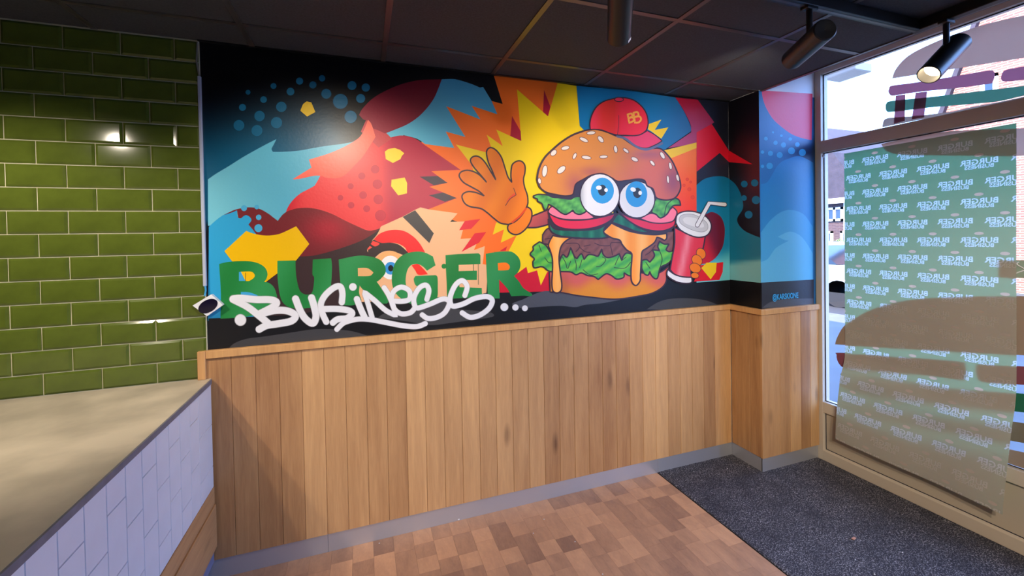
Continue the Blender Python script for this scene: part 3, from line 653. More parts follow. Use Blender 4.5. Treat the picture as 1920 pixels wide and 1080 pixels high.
ell('burger', 'B5', 868, 815, 216, 234, 0, lambda x, y: mix((234, 232, 234), (158, 158, 166), sm(1100, 1086, x)*.8), 14)
ell('burger', 'B5', 897, 765, 130, 146, 0, (56, 156, 220)); ell('burger', 'B5', 895, 760, 48, 62, 0, (44, 50, 58)); ell('burger', 'B5', 858, 732, 32, 24, 0, (240, 240, 244)); ell('burger', 'B5', 938, 758, 20, 22, 0, (240, 240, 244))
for t in ((770, 115, 46, 16, -5), (688, 192, 48, 18, 25), (878, 187, 40, 21, 50), (480, 285, 44, 19, -12), (348, 340, 37, 24, -45), (585, 375, 34, 15, -65), (717, 392, 50, 17, 8), (910, 384, 43, 14, -3), (1046, 298, 37, 17, 80), (1162, 314, 35, 14, 38), (1260, 412, 38, 19, 25), (1460, 455, 34, 14, 50), (1573, 368, 40, 18, 60), (1662, 487, 38, 14, 80), (1635, 638, 40, 11, 85), (1743, 620, 36, 13, 75), (248, 545, 63, 25, -82), (435, 530, 53, 28, -42), (190, 655, 30, 15, 80)):
    ell('burger', 'B5', *t, (234, 222, 212), 7, (112, 70, 66))
# cap
blob('cap', 'B2', '640,755c 860,755 980,730 1070,680c 1180,740 1292,832c 1230,872 1150,910 1060,942 960,930 860,880 740,790', (226, 62, 100), 11)
stroke('cap', 'B2', '620,765 740,800 860,890 960,945 1060,962 1160,935 1290,870', 34, (98, 106, 140))
blob('cap', 'B2', '215,665c 210,560 240,440 310,320 420,240 560,200 640,185 760,190 880,230 980,310 1050,410 1080,520 1075,620 1040,690 960,740 860,755 740,750 620,745 500,715 400,675 300,662', lambda x, y: mix(mix((226, 52, 74), (216, 46, 34), sm(1112, 1135, x)), (238, 42, 62), sm(1150, 1165, x)), 14)
ell('cap', 'B2', 645, 212, 60, 26, 0, (232, 52, 84), 13); stroke('cap', 'B2', '640,450 640,600 620,740', 8, OL)
for s in ('775,435 800,562', '775,437 830,425 846,462 790,492', '790,492 850,482 866,528 800,563', '862,412 884,560', '862,412 920,402 936,450 876,478', '876,478 950,466 976,510 940,555 884,560'): stroke('cap', 'B2', s, 26, (250, 168, 70), .3)
# cup and fingers
CU = lambda x, y: mix((220, 48, 66), (238, 140, 150), .85*rad(x-(y-470)*-.22, 0, 1285, 0, 7, 1))
blob('cup', 'B8', '178,385c 260,425 340,450 410,450c 388,560 345,620 305,700 308,762c 240,757 180,737 146,702c 160,620 180,500', CU, 8)
blob('cup', 'B8', '128,700c 180,738 240,756 308,760c 305,800 240,804 180,787 124,746', (228, 224, 224), 8)
blob('cup', 'B8', '188,350c 200,290 260,265 340,270 410,300 450,350 452,400 422,445 360,460 290,442 220,402', (228, 226, 226), 8)
blob('cup', 'B8', '212,325c 230,295 290,285 350,300 420,350 425,400 380,420 300,400 230,360', (196, 194, 196), 3, (150, 148, 150)); blob('cup', 'B8', '240,325c 270,308 340,318 390,350 395,385 330,380 260,355', (218, 216, 216))
stroke('cup', 'B8', '350,368 440,203c 556,214', 36, OL, sm=False); stroke('cup', 'B8', '350,368 440,203c 556,214', 27, (226, 224, 226), sm=False)
for t in ((378, 582, 32, 40, -25), (348, 632, 34, 42, -35), (334, 690, 42, 33, 25), (332, 746, 28, 20, 5)): ell('cup', 'B8', *t, (238, 122, 18), 4)

# --- pillar side and front
PLANE[0] = 'S'; LAY[0] = 0
q = [proj(XP, YA-.0005, ZC), proj(XP, YP, ZC), proj(XP, YP, zb2), proj(XP, YA-.0005, zb2)]
fillp('pillar_side', rect_edges(q, 12), lambda x, y: mix((20, 18, 28), (84, 32, 42), sm(230, 290, y)*(1-sm(330, 420, y))*sm(1372, 1415, x)), 6)
blob('pillar_side', 'PX', '1366.5,335c 1380,347 1390,367 1393,390 1382,412 1395,432 1426,446c 1427,531c 1366,524c', lambda x, y: mix(mix((12, 104, 140), (24, 118, 146), sm(340, 440, y)), (120, 186, 190), sm(488, 500, y+(x-1366)*.12)))
dots('pillar_side', 'B8', '702,60,24 780,52,26 700,165,20 790,180,30 735,290,28', (26, 108, 148))
poly('pillar_side', 'B3', '800,775 1085,940 800,914', (222, 24, 46))
poly('pillar_side', 'PX', '1366,524 1428,530.5 1428,590 1366,582', (18, 18, 22))
PLANE[0] = 'F'; LAY[0] = 0
q = [proj(XP, YP, ZC), proj(XW+.0, YP, ZC), proj(XW+.0, YP, zb2), proj(XP, YP, zb2)]
fillp('pillar_front', rect_edges(q, 12), lambda x, y: mix((36, 104, 160), (26, 44, 80), rad(x, y, 1512, 285, 30, 22)), 8)
blob('pillar_front', 'B3', '1195,60c 1210,160 1250,270 1330,400 1450,510 1560,585 1680,630 1790,652c 1800,100c', (226, 56, 84))
dots('pillar_front', 'B3', '1245,635,22 1330,560,12 1430,600,15 1360,685,25 1455,710,30 1535,640,20 1620,705,26 1205,795,20 1300,810,30 1205,965,20 1290,960,38 1410,830,35 1550,780,40 1680,800,40', (52, 146, 196), .8)
blob('pillar_front', 'PX', '1427,345c 1440,340 1460,308 1480,297 1500,293 1525,305c 1525,528c 1427,532c', lg((34, 120, 178), (38, 128, 182), (1440, 330), (1500, 400)))
blob('pillar_front', 'B8', '826,425c 900,330 980,270 1060,255 1150,290 1215,380c 1215,800c 826,800c', (66, 152, 196))
blob('pillar_front', 'B8', '826,645c 880,620 940,540 1037,485c 1000,478 953,455c 1040,418 1110,440 1160,490 1215,580c 1215,800c 826,800c', (92, 172, 206))
poly('pillar_front', 'PX', '1426,530 1526,524 1526,580 1426,590', (46, 48, 56))
blob('pillar_front', 'B8', '835,990c 900,945 1000,925 1100,920 1220,918c 1220,985c', (78, 80, 88))

mu = empty('wall_mural', (XL, YA, ZT1)); tag(mu, 'bright painted mural of a cartoon burger with green and white lettering', 'mural')
for g in dict.fromkeys(k[0] for k in GR):
    nm = g if 'lettering' in g else 'painted_'+g
    v, f, c = GR.get((g, False), ([], [], [])); v2, f2, c2 = GR.get((g, True), ([], [], []))
    nb, nf = len(v), len(f); v = v+v2; f = f+[[i+nb for i in q_] for q_ in f2]; c = c+c2
    me = bpy.data.meshes.new(nm); me.from_pydata([tuple(p-Vector((XL, YA, ZT1))) for p in v], [], f)
    ca = me.color_attributes.new('Col', 'FLOAT_COLOR', 'POINT')
    ca.data.foreach_set('color', [k for q_ in c for k in q_])
    me.materials.append(MT['paint']); me.materials.append(MT['spray'])
    me.polygons.foreach_set('material_index', [0]*nf+[1]*(len(f)-nf)); me.update()
    link(bpy.data.objects.new(nm, me), mu)
# signature
def text_mesh(body, size, mat, name, parent, mtx, bold=0):
    cu = bpy.data.curves.new('txt', 'FONT'); cu.body = body; cu.size = size; cu.align_x = 'CENTER'; cu.align_y = 'CENTER'; cu.offset = bold
    o = bpy.data.objects.new('txt', cu); COL.objects.link(o)
    bpy.context.view_layer.update()
    me = bpy.data.meshes.new_from_object(o.evaluated_get(bpy.context.evaluated_depsgraph_get())); bpy.data.objects.remove(o)
    me.materials.clear(); me.materials.append(mat)
    me.transform(mtx)
    return link(bpy.data.objects.new(name, me), parent)
MT['cyan'] = plain('cyan_paint', (48, 160, 214), .5)
c0 = on_y(1473, 556, YP-.004)
text_mesh('@KARSKIONE', .052, MT['cyan'], 'signature', mu, Matrix.Translation(c0-Vector((XL, YA, ZT1))) @ Matrix.Rotation(math.pi/2, 4, 'X') @ Matrix.Diagonal((.72, 1, 1, 1)), .0012)
print('mural layers', LAY[0])

# ------------------------------------------------------------------ shop window
XG = 3.022                                    # glass plane
ZG0, ZPT, ZS, ZTB, ZTT, ZWT = .0675, .334, .4087, 2.1316, 2.212, 2.669
YJ = 2.0645; YE = -1.3
win = empty('window_1', (XW, YJ, 0)); tag(win, 'tall shop window in a greige frame, paper and decals on the glass', kind='structure')
def wl_(p): return (p[0]-XW, p[1]-YJ, p[2])
def wbox(name, a, b, mat=None, bev=.0015, parent=None): return box(name, wl_(a), wl_(b), mat or MT['frame'], parent or win, bev)
XB = XW+.07
wbox('jamb', (XW, YP, 0), (XB, YJ, 2.75))
wbox('bottom_rail', (XW, YE, 0), (XB, YJ, ZG0))
wbox('middle_rail', (XW, YE, ZPT), (XB, YJ, ZS))
wbox('transom', (XW-.004, YE, ZTB), (XB, YJ, ZTT))
wbox('top_rail', (XW, YE, ZWT), (XB, YJ, 2.75))
for y in (.32, -.5):
    wbox('mullion', (XW, y, ZG0), (XB, y+.06, ZPT)); wbox('mullion', (XW, y, ZS), (XB, y+.06, ZTB)); wbox('mullion', (XW, y, ZTT), (XB, y+.06, ZWT))
yy = [YJ, .38, .32, -.44, -.5, YE]
glass, nt, b = newmat('window_glass'); L = nt.links.new
nt.nodes.remove(b)
tr = N(nt, 'ShaderNodeBsdfTransparent'); gl_ = N(nt, 'ShaderNodeBsdfGlossy'); gl_.inputs['Roughness'].default_value = .0
fr = N(nt, 'ShaderNodeLayerWeight'); pw = N(nt, 'ShaderNodeMath', operation='POWER', n_1=5.0); L(fr.outputs['Facing'], pw.inputs[0])
ma = N(nt, 'ShaderNodeMath', operation='MULTIPLY_ADD', n_1=.8, n_2=.03); L(pw.outputs[0], ma.inputs[0]); ms = N(nt, 'ShaderNodeMixShader')
L(ma.outputs[0], ms.inputs[0]); L(tr.outputs[0], ms.inputs[1]); L(gl_.outputs[0], ms.inputs[2]); L(ms.outputs[0], nt.nodes['Material Output'].inputs[0])
MT['glass'] = glass
for k in range(0, 6, 2):
    a, b2 = yy[k], yy[k+1]
    # panel below, with a chamfered bead and a dark joint
    bd = []
    wbox('lower_panel', (XW+.022, b2, ZG0), (XW+.04, a, ZPT), MT['panel'], 0)
    prism('bead', [(XW+.0-XW, ZG0-.001), (XW+.014-XW, ZG0+.008), (XW+.02-XW, ZG0+.008), (XW+.02-XW, ZG0-.001)], 1, b2-YJ, a-YJ, MT['frame'], win)
    prism('bead', [(0, a-YJ+.0005), (.014, a-YJ-.006), (.02, a-YJ-.006), (.02, a-YJ+.0005)], 2, ZG0, ZPT, MT['frame'], win)
    boxes('panel_gasket', [(wl_((XW+.018, b2, ZG0+.008)), wl_((XW+.0225, a-.006, ZG0+.011))), (wl_((XW+.018, a-.009, ZG0+.008)), wl_((XW+.0225, a-.006, ZPT))), (wl_((XW+.018, b2, ZPT-.004)), wl_((XW+.0225, a, ZPT)))], MT['gasket'], win)
    for z0, z1 in ((ZS, ZTB), (ZTT, ZWT)):
        wbox('pane', (XG, b2, z0), (XG+.006, a, z1), MT['glass'], 0)
        g = .005
        boxes('glass_gasket', [(wl_((XG-.004, b2, z0)), wl_((XG, a, z0+g))), (wl_((XG-.004, b2, z1-g)), wl_((XG, a, z1))), (wl_((XG-.004, a-g, z0)), wl_((XG, a, z1))), (wl_((XG-.004, b2, z0)), wl_((XG, b2+g, z1)))], MT['gasket'], win)
hk = on_x(1543, 294, XW-.002)
tube('latch', [wl_(hk+Vector((0, .004*math.cos(t*.5), .012*math.sin(t*.5)))) for t in range(9)], .003, MT['steel'], win, 8)

# ------------------------------------------------------------------ decals on the glass
def decalmat(name, rgb, through, t=.4):
    """vinyl: opaque colour on the room side, a little daylight through it"""
    m, nt, b = newmat(name); L = nt.links.new; nt.nodes.remove(b)
    d = N(nt, 'ShaderNodeBsdfDiffuse'); d.inputs[0].default_value = (*lin(rgb), 1)
    tl = N(nt, 'ShaderNodeBsdfTranslucent'); tl.inputs[0].default_value = (*[c/t for c in through], 1)
    ms = N(nt, 'ShaderNodeMixShader', n_0=t); L(d.outputs[0], ms.inputs[1]); L(tl.outputs[0], ms.inputs[2]); L(ms.outputs[0], nt.nodes['Material Output'].inputs[0]); return m
DM = dict(bun=decalmat('decal_bun', (186, 164, 146), (.012, .009, .006)), tom=decalmat('decal_tomato', (160, 96, 112), (.025, .01, .012)), let=decalmat('decal_lettuce', (56, 132, 104), (.008, .02, .01)), pat=decalmat('decal_patty', (150, 140, 122), (.02, .015, .01)))
DM2 = dict(bun=decalmat('upper_bun', (186, 164, 150), (.42, .33, .28), .55), tom=decalmat('upper_tomato', (150, 100, 120), (.36, .21, .24), .55), let=decalmat('upper_lettuce', (56, 132, 104), (.17, .27, .21), .55), pat=decalmat('upper_patty', (150, 140, 128), (.34, .28, .24), .55))
XD = XG-.0012
def decal_piece(name, pts, mat, parent, mirror=None):
    """pts are (y,z) on the glass; mirror = y of the burger's axis to complete the half that runs out of the picture"""
    if mirror is not None: pts = pts+[(2*mirror-y, z) for y, z in pts[::-1]]
    o = parent.location
    return prism(name, [(y-o.y, z-o.z) for y, z in pts], 0, XD-o.x, XD+.0010-o.x, mat, parent)
def dpx(crop, s, cur=True, closed=False):
    ox, oy, k = crop; q_ = []
    for t in s.split():
        c = t.endswith('c'); a, b2 = t.rstrip('c').split(','); v = on_x(ox+float(a)/k, oy+float(b2)/k, XD); q_.append((v.y, v.z, c))
    return curve(q_, closed, 4) if cur else [p[:2] for p in q_]
LC = (1560, 520, 3.858); UC = (1640, 0, 4.154)
d1 = empty('window_decal', (XD, 1.2, .45)); tag(d1, 'large burger decal on the main window pane, mostly behind the green paper', 'decal')
d2 = empty('window_decal', (XD, .95, ZTT)); tag(d2, 'large burger decal on the upper window pane above the transom', 'decal')
for nm, mt, pts in (('bun_top', 'bun', '22,485c 35,440 80,360 150,305 280,235 450,180 620,155 800,142 1000,135 1150,133 1330,135 1550,150 1800,220 2000,340 2080,560 2090,620c 1330,560c'),
                    ('tomato', 'tom', '33,560 45,545 300,560 600,580 930,605 968,630 978,690 965,730 940,738 640,700 300,672 95,652 60,636 38,600'),
                    ('tomato', 'tom', '1045,650 1052,625c 1389,645 1700,670c 1720,800c 1389,778 1120,757 1065,735 1048,690'),
                    ('lettuce', 'let', '62,695c 300,708 560,745 830,790 1320,836 1700,870c 1700,1010c 1320,970 1000,930 750,893 480,860 250,820 85,750'),
                    ('patty', 'pat', '75,815c 250,862 480,905 750,952 1320,1045 1700,1100c 1700,1250c 1320,1187 750,1080 400,1005 90,900c')):
    decal_piece(nm, dpx(LC, pts, True, True), DM[mt], d1)
decal_piece('bun_bottom', dpx(LC, '95,935c 400,1045 800,1135 1320,1252 1700,1330c')+[(.72, ZS+.008), (1.86, ZS+.008)], DM['bun'], d1)
for nm, mt, pts in (('bun_top', 'bun', '135,612c 160,545 220,470 300,410 420,350 560,290 700,240 860,190 1000,155 1163,122 1400,100 1700,140 1900,300c 1163,450c'),
                    ('tomato', 'tom', '108,720 112,690 135,667 300,645 600,598 880,550 925,556 935,585 920,635 880,655 600,690 420,708 300,722 170,742 130,745'),
                    ('tomato', 'tom', '985,600 1000,560 1040,540 1163,517 1400,475c 1400,590c 1163,622 1020,635 990,625'),
                    ('lettuce', 'let', '85,830 95,800 140,785 420,757 800,712 1163,668 1400,640c 1400,710c 1163,745 960,790 700,815 420,838 150,870 95,868'),
                    ('patty', 'pat', '60,985c 70,940 100,920 160,915 380,897 600,868 760,832 960,795 1163,752 1400,700c 1400,722c 1163,770c 58,992c')):
    decal_piece(nm, dpx(UC, pts, True, True), DM2[mt], d2)
for pts in ('165,745 240,735 235,940 150,965', '320,722 410,712 385,915 290,930'):
    ob = decal_piece('lattice_bar', dpx(UC, pts, False), DM2['tom'], d2); ob.location.x -= .0016
def zpx(x, y): return on_x(x, y, XD).z
def ypx(x, y=500): return on_x(x, y, XD).y
d3 = empty('window_decal', (XD, .9, ZTB)); tag(d3, 'curved bun bottom decal directly under the transom', 'decal')
decal_piece('bun_bottom', dpx((0, 0, 1), '1652,270c 1660,280 1675,287 1700,290c 1800,291c 1905,292c 1925,292c 1925,240c 1790,245c 1740,251c 1700,259c', True), DM2['bun'], d3)
d4 = empty('glass_note', (XD, 1.15, 1.5)); tag(d4, 'small square note with white handwriting on the glass at the right edge', 'note')
yn0, yn1, zn1, zn0 = ypx(1873), 1.02, zpx(1890, 487), zpx(1890, 520)
decal_piece('sheet', [(yn0, zn1), (yn1, zn1), (yn1, zn0), (yn0, zn0)], decalmat('note_card', (176, 196, 178), (.1, .1, .06)), d4)
cpt = on_x(1914, 503, XD); hw = [Vector((-.003, .012*math.sin(t*.7+.4)*(1 if t < 6 else 1.3), .03-.0055*t)) for t in range(11)]
tube('handwriting', [(cpt+h)-d4.location for h in hw], .0025, MT['white'], d4, 6)

# ------------------------------------------------------------------ wrapping paper with a mirrored print
def papermat(name, trans, back=(214, 204, 192), f=.5):
    m, nt, b = newmat(name); L = nt.links.new; nt.nodes.remove(b)
    d = N(nt, 'ShaderNodeBsdfDiffuse'); d.inputs[0].default_value = (*lin(back), 1)
    tl = N(nt, 'ShaderNodeBsdfTranslucent'); tl.inputs[0].default_value = (*trans, 1)
    ms = N(nt, 'ShaderNodeMixShader', n_0=f); L(d.outputs[0], ms.inputs[1]); L(tl.outputs[0], ms.inputs[2]); L(ms.outputs[0], nt.nodes['Material Output'].inputs[0]); return m
PM = [papermat('paper_green', (.02, .20, .095)), papermat('paper_white', (.42, .58, .56)), papermat('paper_icon', (.42, .3, .2))]
def outline2d(body, width, cy):
    cu = bpy.data.curves.new('t', 'FONT'); cu.body = body; cu.size = 1; cu.align_x = 'CENTER'; cu.align_y = 'CENTER'; cu.resolution_u = 2; cu.fill_mode = 'NONE' if 'NONE' in [e.identifier for e in cu.bl_rna.properties['fill_mode'].enum_items] else cu.fill_mode
    cu.offset = .025
    o = bpy.data.objects.new('t', cu); COL.objects.link(o); bpy.context.view_layer.update()
    me = bpy.data.meshes.new_from_object(o.evaluated_get(bpy.context.evaluated_depsgraph_get())); bpy.data.objects.remove(o)
    vs2 = [v.co.copy() for v in me.vertices]; w = max(v.x for v in vs2)-min(v.x for v in vs2); s = width/w
    mx_, mn_ = max(v.y for v in vs2), min(v.y for v in vs2)
    if len(me.polygons):
        ec = {}
        for p in me.polygons:
            for ek in p.edge_keys: ec[ek] = ec.get(ek, 0)+1
        ed = [k for k, n in ec.items() if n == 1]
    else: ed = [tuple(e.vertices) for e in me.edges]
    return [((v.x)*s, cy+(v.y-(mx_+mn_)/2)*s) for v in vs2], ed
CWD, CHT = .1895, .1015
V, E_, cls = [Vector(p) for p in ((-CWD/2, -CHT/2), (CWD/2, -CHT/2), (CWD/2, CHT/2), (-CWD/2, CHT/2))], [(0, 1), (1, 2), (2, 3), (3, 0)], []
for body, wd_, cy_ in (('BURGER', .146, .0), ('BUSINESS', .112, -.026)):
    p, ed = outline2d(body, wd_, cy_); b0 = len(V); V += [Vector(q_) for q_ in p]; E_ += [(i+b0, j+b0) for i, j in ed]; cls += [(p[i], p[j]) for i, j in ed]
b0 = len(V); ie = [(.018*math.cos(t*math.pi/8), .034+.0085*math.sin(t*math.pi/8)) for t in range(16)]
V += [Vector(p) for p in ie]; E_ += [(b0+i, b0+(i+1) % 16) for i in range(16)]
r = delaunay_2d_cdt(V, E_, [], 0, 1e-6)
cv = [(v.x, v.y) for v in r[0]]; cf = []
for f in r[2]:
    cx_, cy_ = sum(cv[k][0] for k in f)/len(f), sum(cv[k][1] for k in f)/len(f); odd = False
    for (x1, y1), (x2, y2) in cls:
        if (y1 > cy_) != (y2 > cy_) and cx_ < (x2-x1)*(cy_-y1)/(y2-y1)+x1: odd = not odd
    cf.append((list(f), 1 if odd else (2 if inside(cx_, cy_, ie) else 0)))
PY0, PY1, PZ0, PZ1 = 1.145, 1.931, .215, 2.102
bm = bmesh.new(); zc0, yc0 = 2.04, 1.753
for rw in range(-1, 21):
    for cl in range(-5, 4):
        oy = yc0+cl*CWD+(CWD/2 if rw % 2 else 0); oz = zc0-.0005-rw*CHT+.0
        if oy+CWD/2 < PY0 or oy-CWD/2 > PY1: continue
        bv = [bm.verts.new((0, oy+x, oz+y)) for x, y in cv]
        for f, mi in cf:
            fc = bm.faces.new([bv[k] for k in f]); fc.material_index = mi
def cut(co, no, clear):
    bmesh.ops.bisect_plane(bm, geom=bm.verts[:]+bm.edges[:]+bm.faces[:], dist=1e-6, plane_co=co, plane_no=no, clear_outer=clear)
cut((0, PY0, 0), (0, -1, 0), True); cut((0, PY1, 0), (0, 1, 0), True); cut((0, 0, PZ0), (0, 0, -1), True); cut((0, 0, PZ1), (0, 0, 1), True)
for k in range(1, 16): cut((0, 0, PZ0+.55*k/16), (0, 0, 1), False)
for k in range(1, 8): cut((0, PY0+(PY1-PY0)*k/8, 0), (0, 1, 0), False)
bmesh.ops.remove_doubles(bm, verts=bm.verts, dist=1e-6)
for v in bm.verts:
    y, z = v.co.y, v.co.z; t = (PY1-y)/(PY1-PY0)
    bul = sm(.80, .40, z)*(.060+.012*math.sin(5*t+1))+sm(.5, .2, z)*(.018+.03*t)+.02*rad(t, z, .35, .62, .5, .07)
    v.co.x = XD-.0035-bul-.0012*(1+math.sin(17*t+z*2))*sm(2.1, 1.2, z)
    v.co.z = z-.02*t*sm(.6, .2, z)
    v.co.y = y+.008*sm(.9, .4, z)*(1-2*t)*-1*(1 if t > .5 else -1)
bmesh.ops.recalc_face_normals(bm, faces=bm.faces)
pp = bm_obj('wrapping_paper', bm, PM[0], smooth=True)
for m_ in PM[1:]: pp.data.materials.append(m_)
tag(pp, 'hanging sheet of green printed wrapping paper taped over the window, print seen mirrored', 'paper')

# ------------------------------------------------------------------ track lamps
rail = empty('track_rail', (1.5, 1.2, ZC)); tag(rail, 'black lighting track running across the ceiling to the window', 'track')
boxes('rail_bar', [((-3.6, -.018, -.05), (.84, .018, -.003))], MT['black'], rail, .002)
boxes('rail_bar', [((.84, -1.6, -.05), (.876, .018, -.003))], MT['black'], rail, .002)
boxes('rail_groove', [((-3.6, -.006, -.0515), (.84, .006, -.049))], MT['tbar'], rail)
r2 = empty('track_rail', (0, -.8, ZC)); tag(r2, 'added black track for the fill spotlights, unseen behind the camera', 'track')  # unseen track, added only to carry the fill spots
box('rail_bar', (-1.6, -.018, -.05), (2.2, .018, -.003), MT['black'], r2, .002)
LE, nt, b = newmat('lamp_lens'); b.inputs['Emission Color'].default_value = (1, .78, .5, 1); b.inputs['Emission Strength'].default_value = 9
def spot(label, rx, ry, pivot, aim, watts, cone=70, blend=.7, label_tag=False, vis_sticker=False):
    """lamp hanging from the track at (rx, ry); body pivots at pivot and points along aim"""
    t = empty('spotlight', (rx, ry, ZC-.05)); tag(t, label, 'spotlight', 'track spotlights'); o = t.location
    d = Vector(aim).normalized(); p = Vector(pivot)
    tube('stem', [(0, 0, .0), (0, 0, (p.z-o.z)*.5), p-o], .011, MT['black'], t, 12)
    box('adapter', (-.03, -.016, -.012), (.03, .016, .001), MT['black'], t, .002)
    R_ = .041; a = p-d*.105; e = p+d*.135
    bm = bmesh.new(); u = d.orthogonal().normalized(); w = d.cross(u); n = 32
    prof = [(a+d*.004, .001), (a, R_-.004), (a+d*.004, R_), (e-d*.001, R_), (e, R_-.001), (e, R_-.004), (e-d*.05, R_-.006)]
    rings = [[bm.verts.new(c-o+(u*math.cos(k*2*math.pi/n)+w*math.sin(k*2*math.pi/n))*rr) for k in range(n)] for c, rr in prof]
    for i in range(len(rings)-1):
        for k in range(n): bm.faces.new([rings[i][k], rings[i][(k+1) % n], rings[i+1][(k+1) % n], rings[i+1][k]])
    bmesh.ops.recalc_face_normals(bm, faces=bm.faces)
    bo = bm_obj('lamp_body', bm, MT['black'], t, smooth=True)
    md = bo.modifiers.new('edge', 'EDGE_SPLIT'); md.split_angle = math.radians(40)
    lc = e-d*.045
    mesh_obj('lens', [lc-o+(u*math.cos(k*2*math.pi/n)+w*math.sin(k*2*math.pi/n))*(R_-.006) for k in range(n)], [list(range(n))], LE, t)
    if label_tag:
        s = (Vector((0, -1, 0))-d*d.dot(Vector((0, -1, 0)))).normalized(); q_ = s.cross(d).normalized(); c = e-d*.008-o+s*(R_+.0006)
        mesh_obj('rating_sticker', [c+q_*.010-d*.006, c-q_*.010-d*.006, c-q_*.010+d*.006, c+q_*.010+d*.006], [[0, 1, 2, 3]], MT['white'], t)
    li = bpy.data.lights.new('spot_light', 'SPOT'); li.energy = watts*LAMP_W; li.color = (1, .87, .70); li.spot_size = math.radians(cone); li.spot_blend = blend; li.shadow_soft_size = .028
    lo = bpy.data.objects.new('spot_light', li); link(lo, t); lo.location = e+d*.012-o; lo.rotation_euler = d.to_track_quat('-Z', 'Y').to_euler()
    return t
spot('black spotlight hanging nearly upright over the middle of the mural, white sticker on its rim', .81, 1.2, (.811, 1.2, 2.340), (.482, .795, -.368), 26, 74, label_tag=True)
spot('black spotlight pointing at the pillar corner, left of the window', 1.68, 1.2, (1.68, 1.2, 2.3315), (.449, .891, -.063), 15, 76)
spot('black spotlight with a glowing lens in front of the upper window', 2.358, 1.1, (2.356, 1.1, 2.3265), (-.757, .07, -.65), 9, 70)
spot('black spotlight out of view, aimed at the left half of the mural', -.12, 1.2, (-.12, 1.2, 2.36), (.0, .8, -.6), 46, 92)
spot('black spotlight out of view over the counter by the green tiles', -1.46, 1.2, (-1.46, 1.2, 2.36), (.08, .66, -.78), 80, 96)
spot('black fill spotlight added out of view behind the camera, aimed at the lettering', .25, -.8, (.25, -.8, 2.34), (.16, .9, -.36), 120, 56)  # unseen lamp added as warm fill on the mural
spot('black fill spotlight added out of view behind the camera, aimed at the oak planks', 1.0, -.8, (1.0, -.8, 2.34), (.12, .9, -.44), 130, 66)  # added fill lamp, brightens the planks from out of view
spot('black fill spotlight added out of view behind the camera, aimed at the entrance', .5, -.8, (.5, -.8, 2.34), (.8, .85, -.72), 170, 66)  # added fill lamp for the entrance floor, never in view
spot('black fill spotlight added out of view behind the camera, aimed at the window', -.1, -.8, (-.1, -.8, 2.34), (.84, .50, -.52), 190, 44)  # unseen lamp added to brighten the paper and window panel
spot('black fill spotlight added out of view behind the camera, aimed at the counter', -1.2, -.8, (-1.2, -.8, 2.34), (-.1, .75, -.75), 90, 70)  # unseen lamp added as fill over the counter

# ------------------------------------------------------------------ small things
sp = empty('wall_sensor', on_y(390, 572, YA-.02)); tag(sp, 'small tilted white square sensor with a dark round face at the mural corner', 'sensor')
o = sp.location; C4 = [on_y(x, y, YA-.03)-o for x, y in ((361, 573), (396, 552), (418, 572), (388, 593))]
v = [c for c in C4]+[c+Vector((0, .026, 0)) for c in C4]
mesh_obj('housing', v, [[0, 1, 2, 3], [7, 6, 5, 4]]+[[i, i+4, (i+1) % 4+4, (i+1) % 4] for i in range(4)], MT['white'], sp)
cc = on_y(390, 574, YA-.0315)-o; n = 28
ea = on_y(408, 568, YA-.0315)-o-cc; eb = on_y(391, 588, YA-.0315)-o-cc
dm = [cc+ea*math.cos(t*2*math.pi/n)+eb*.88*math.sin(t*2*math.pi/n) for t in range(n)]
mesh_obj('dark_face', dm+[p+Vector((0, .002, 0)) for p in dm], [list(range(n))]+[[i, i+n, (i+1) % n+n, (i+1) % n] for i in range(n)], MT['lens'], sp)
z_t, z_b = on_y(383, 145, YA).z, on_y(391, 536, YA).z
cab = empty('cable_cover', (XL, YA, z_b)); tag(cab, 'white vertical cable cover between green tiles and mural', 'cable cover')
MT['cover'] = plain('cover_plastic', (176, 182, 200), .4)
box('channel', (-.004, -.016, 0), (.009, -.001, z_t-z_b), MT['cover'], cab, .002)
MT['bluewire'] = plain('blue_wire', (60, 150, 200), .5)
tube('wire', [(.004, -.012, .005), (.006, -.014, -.02), (.002, -.016, -.045)], .004, MT['bluewire'], cab, 8)
MT['caulk'] = plain('grey_caulk', (120, 118, 112), .8)
tube('sealant_bead', [(.0, -.012, ZC-.01-z_b), (-.006, -.012, ZC-.1-z_b), (.003, -.012, z_t-z_b)], .004, MT['caulk'], cab, 6)
def scrap(label, cat, px, py, w, h, mat, z=.002, name='paper_scrap', group=None):
    p = on_z(px, py, z); bm = bmesh.new(); n = 7
    rim = [bm.verts.new((w*math.cos(t*2*math.pi/n)*random.uniform(.7, 1.1), w*.8*math.sin(t*2*math.pi/n)*random.uniform(.7, 1.1), random.uniform(0, h*.4))) for t in range(n)]
    top = bm.verts.new((0, 0, h))
    for k in range(n): bm.faces.new([rim[k], rim[(k+1) % n], top])
    bm.faces.new(rim[::-1])
    ob = bm_obj(name, bm, mat); ob.location = p; tag(ob, label, cat, group)
scrap('white crumb of paper against the steel skirting', 'scrap', 860, 975, .008, .014, MT['white'])
MT['chip'] = plain('wood_chip', (190, 140, 120), .7)
p = on_z(1601, 1010, .008); b_ = box('wood_chip', (-.012, -.006, 0), (.012, .006, .004), MT['chip'], None, .001); b_.location = p; b_.rotation_euler = (0, 0, .2); tag(b_, 'small pinkish wood chip lying on the charcoal carpet', 'wood chip')
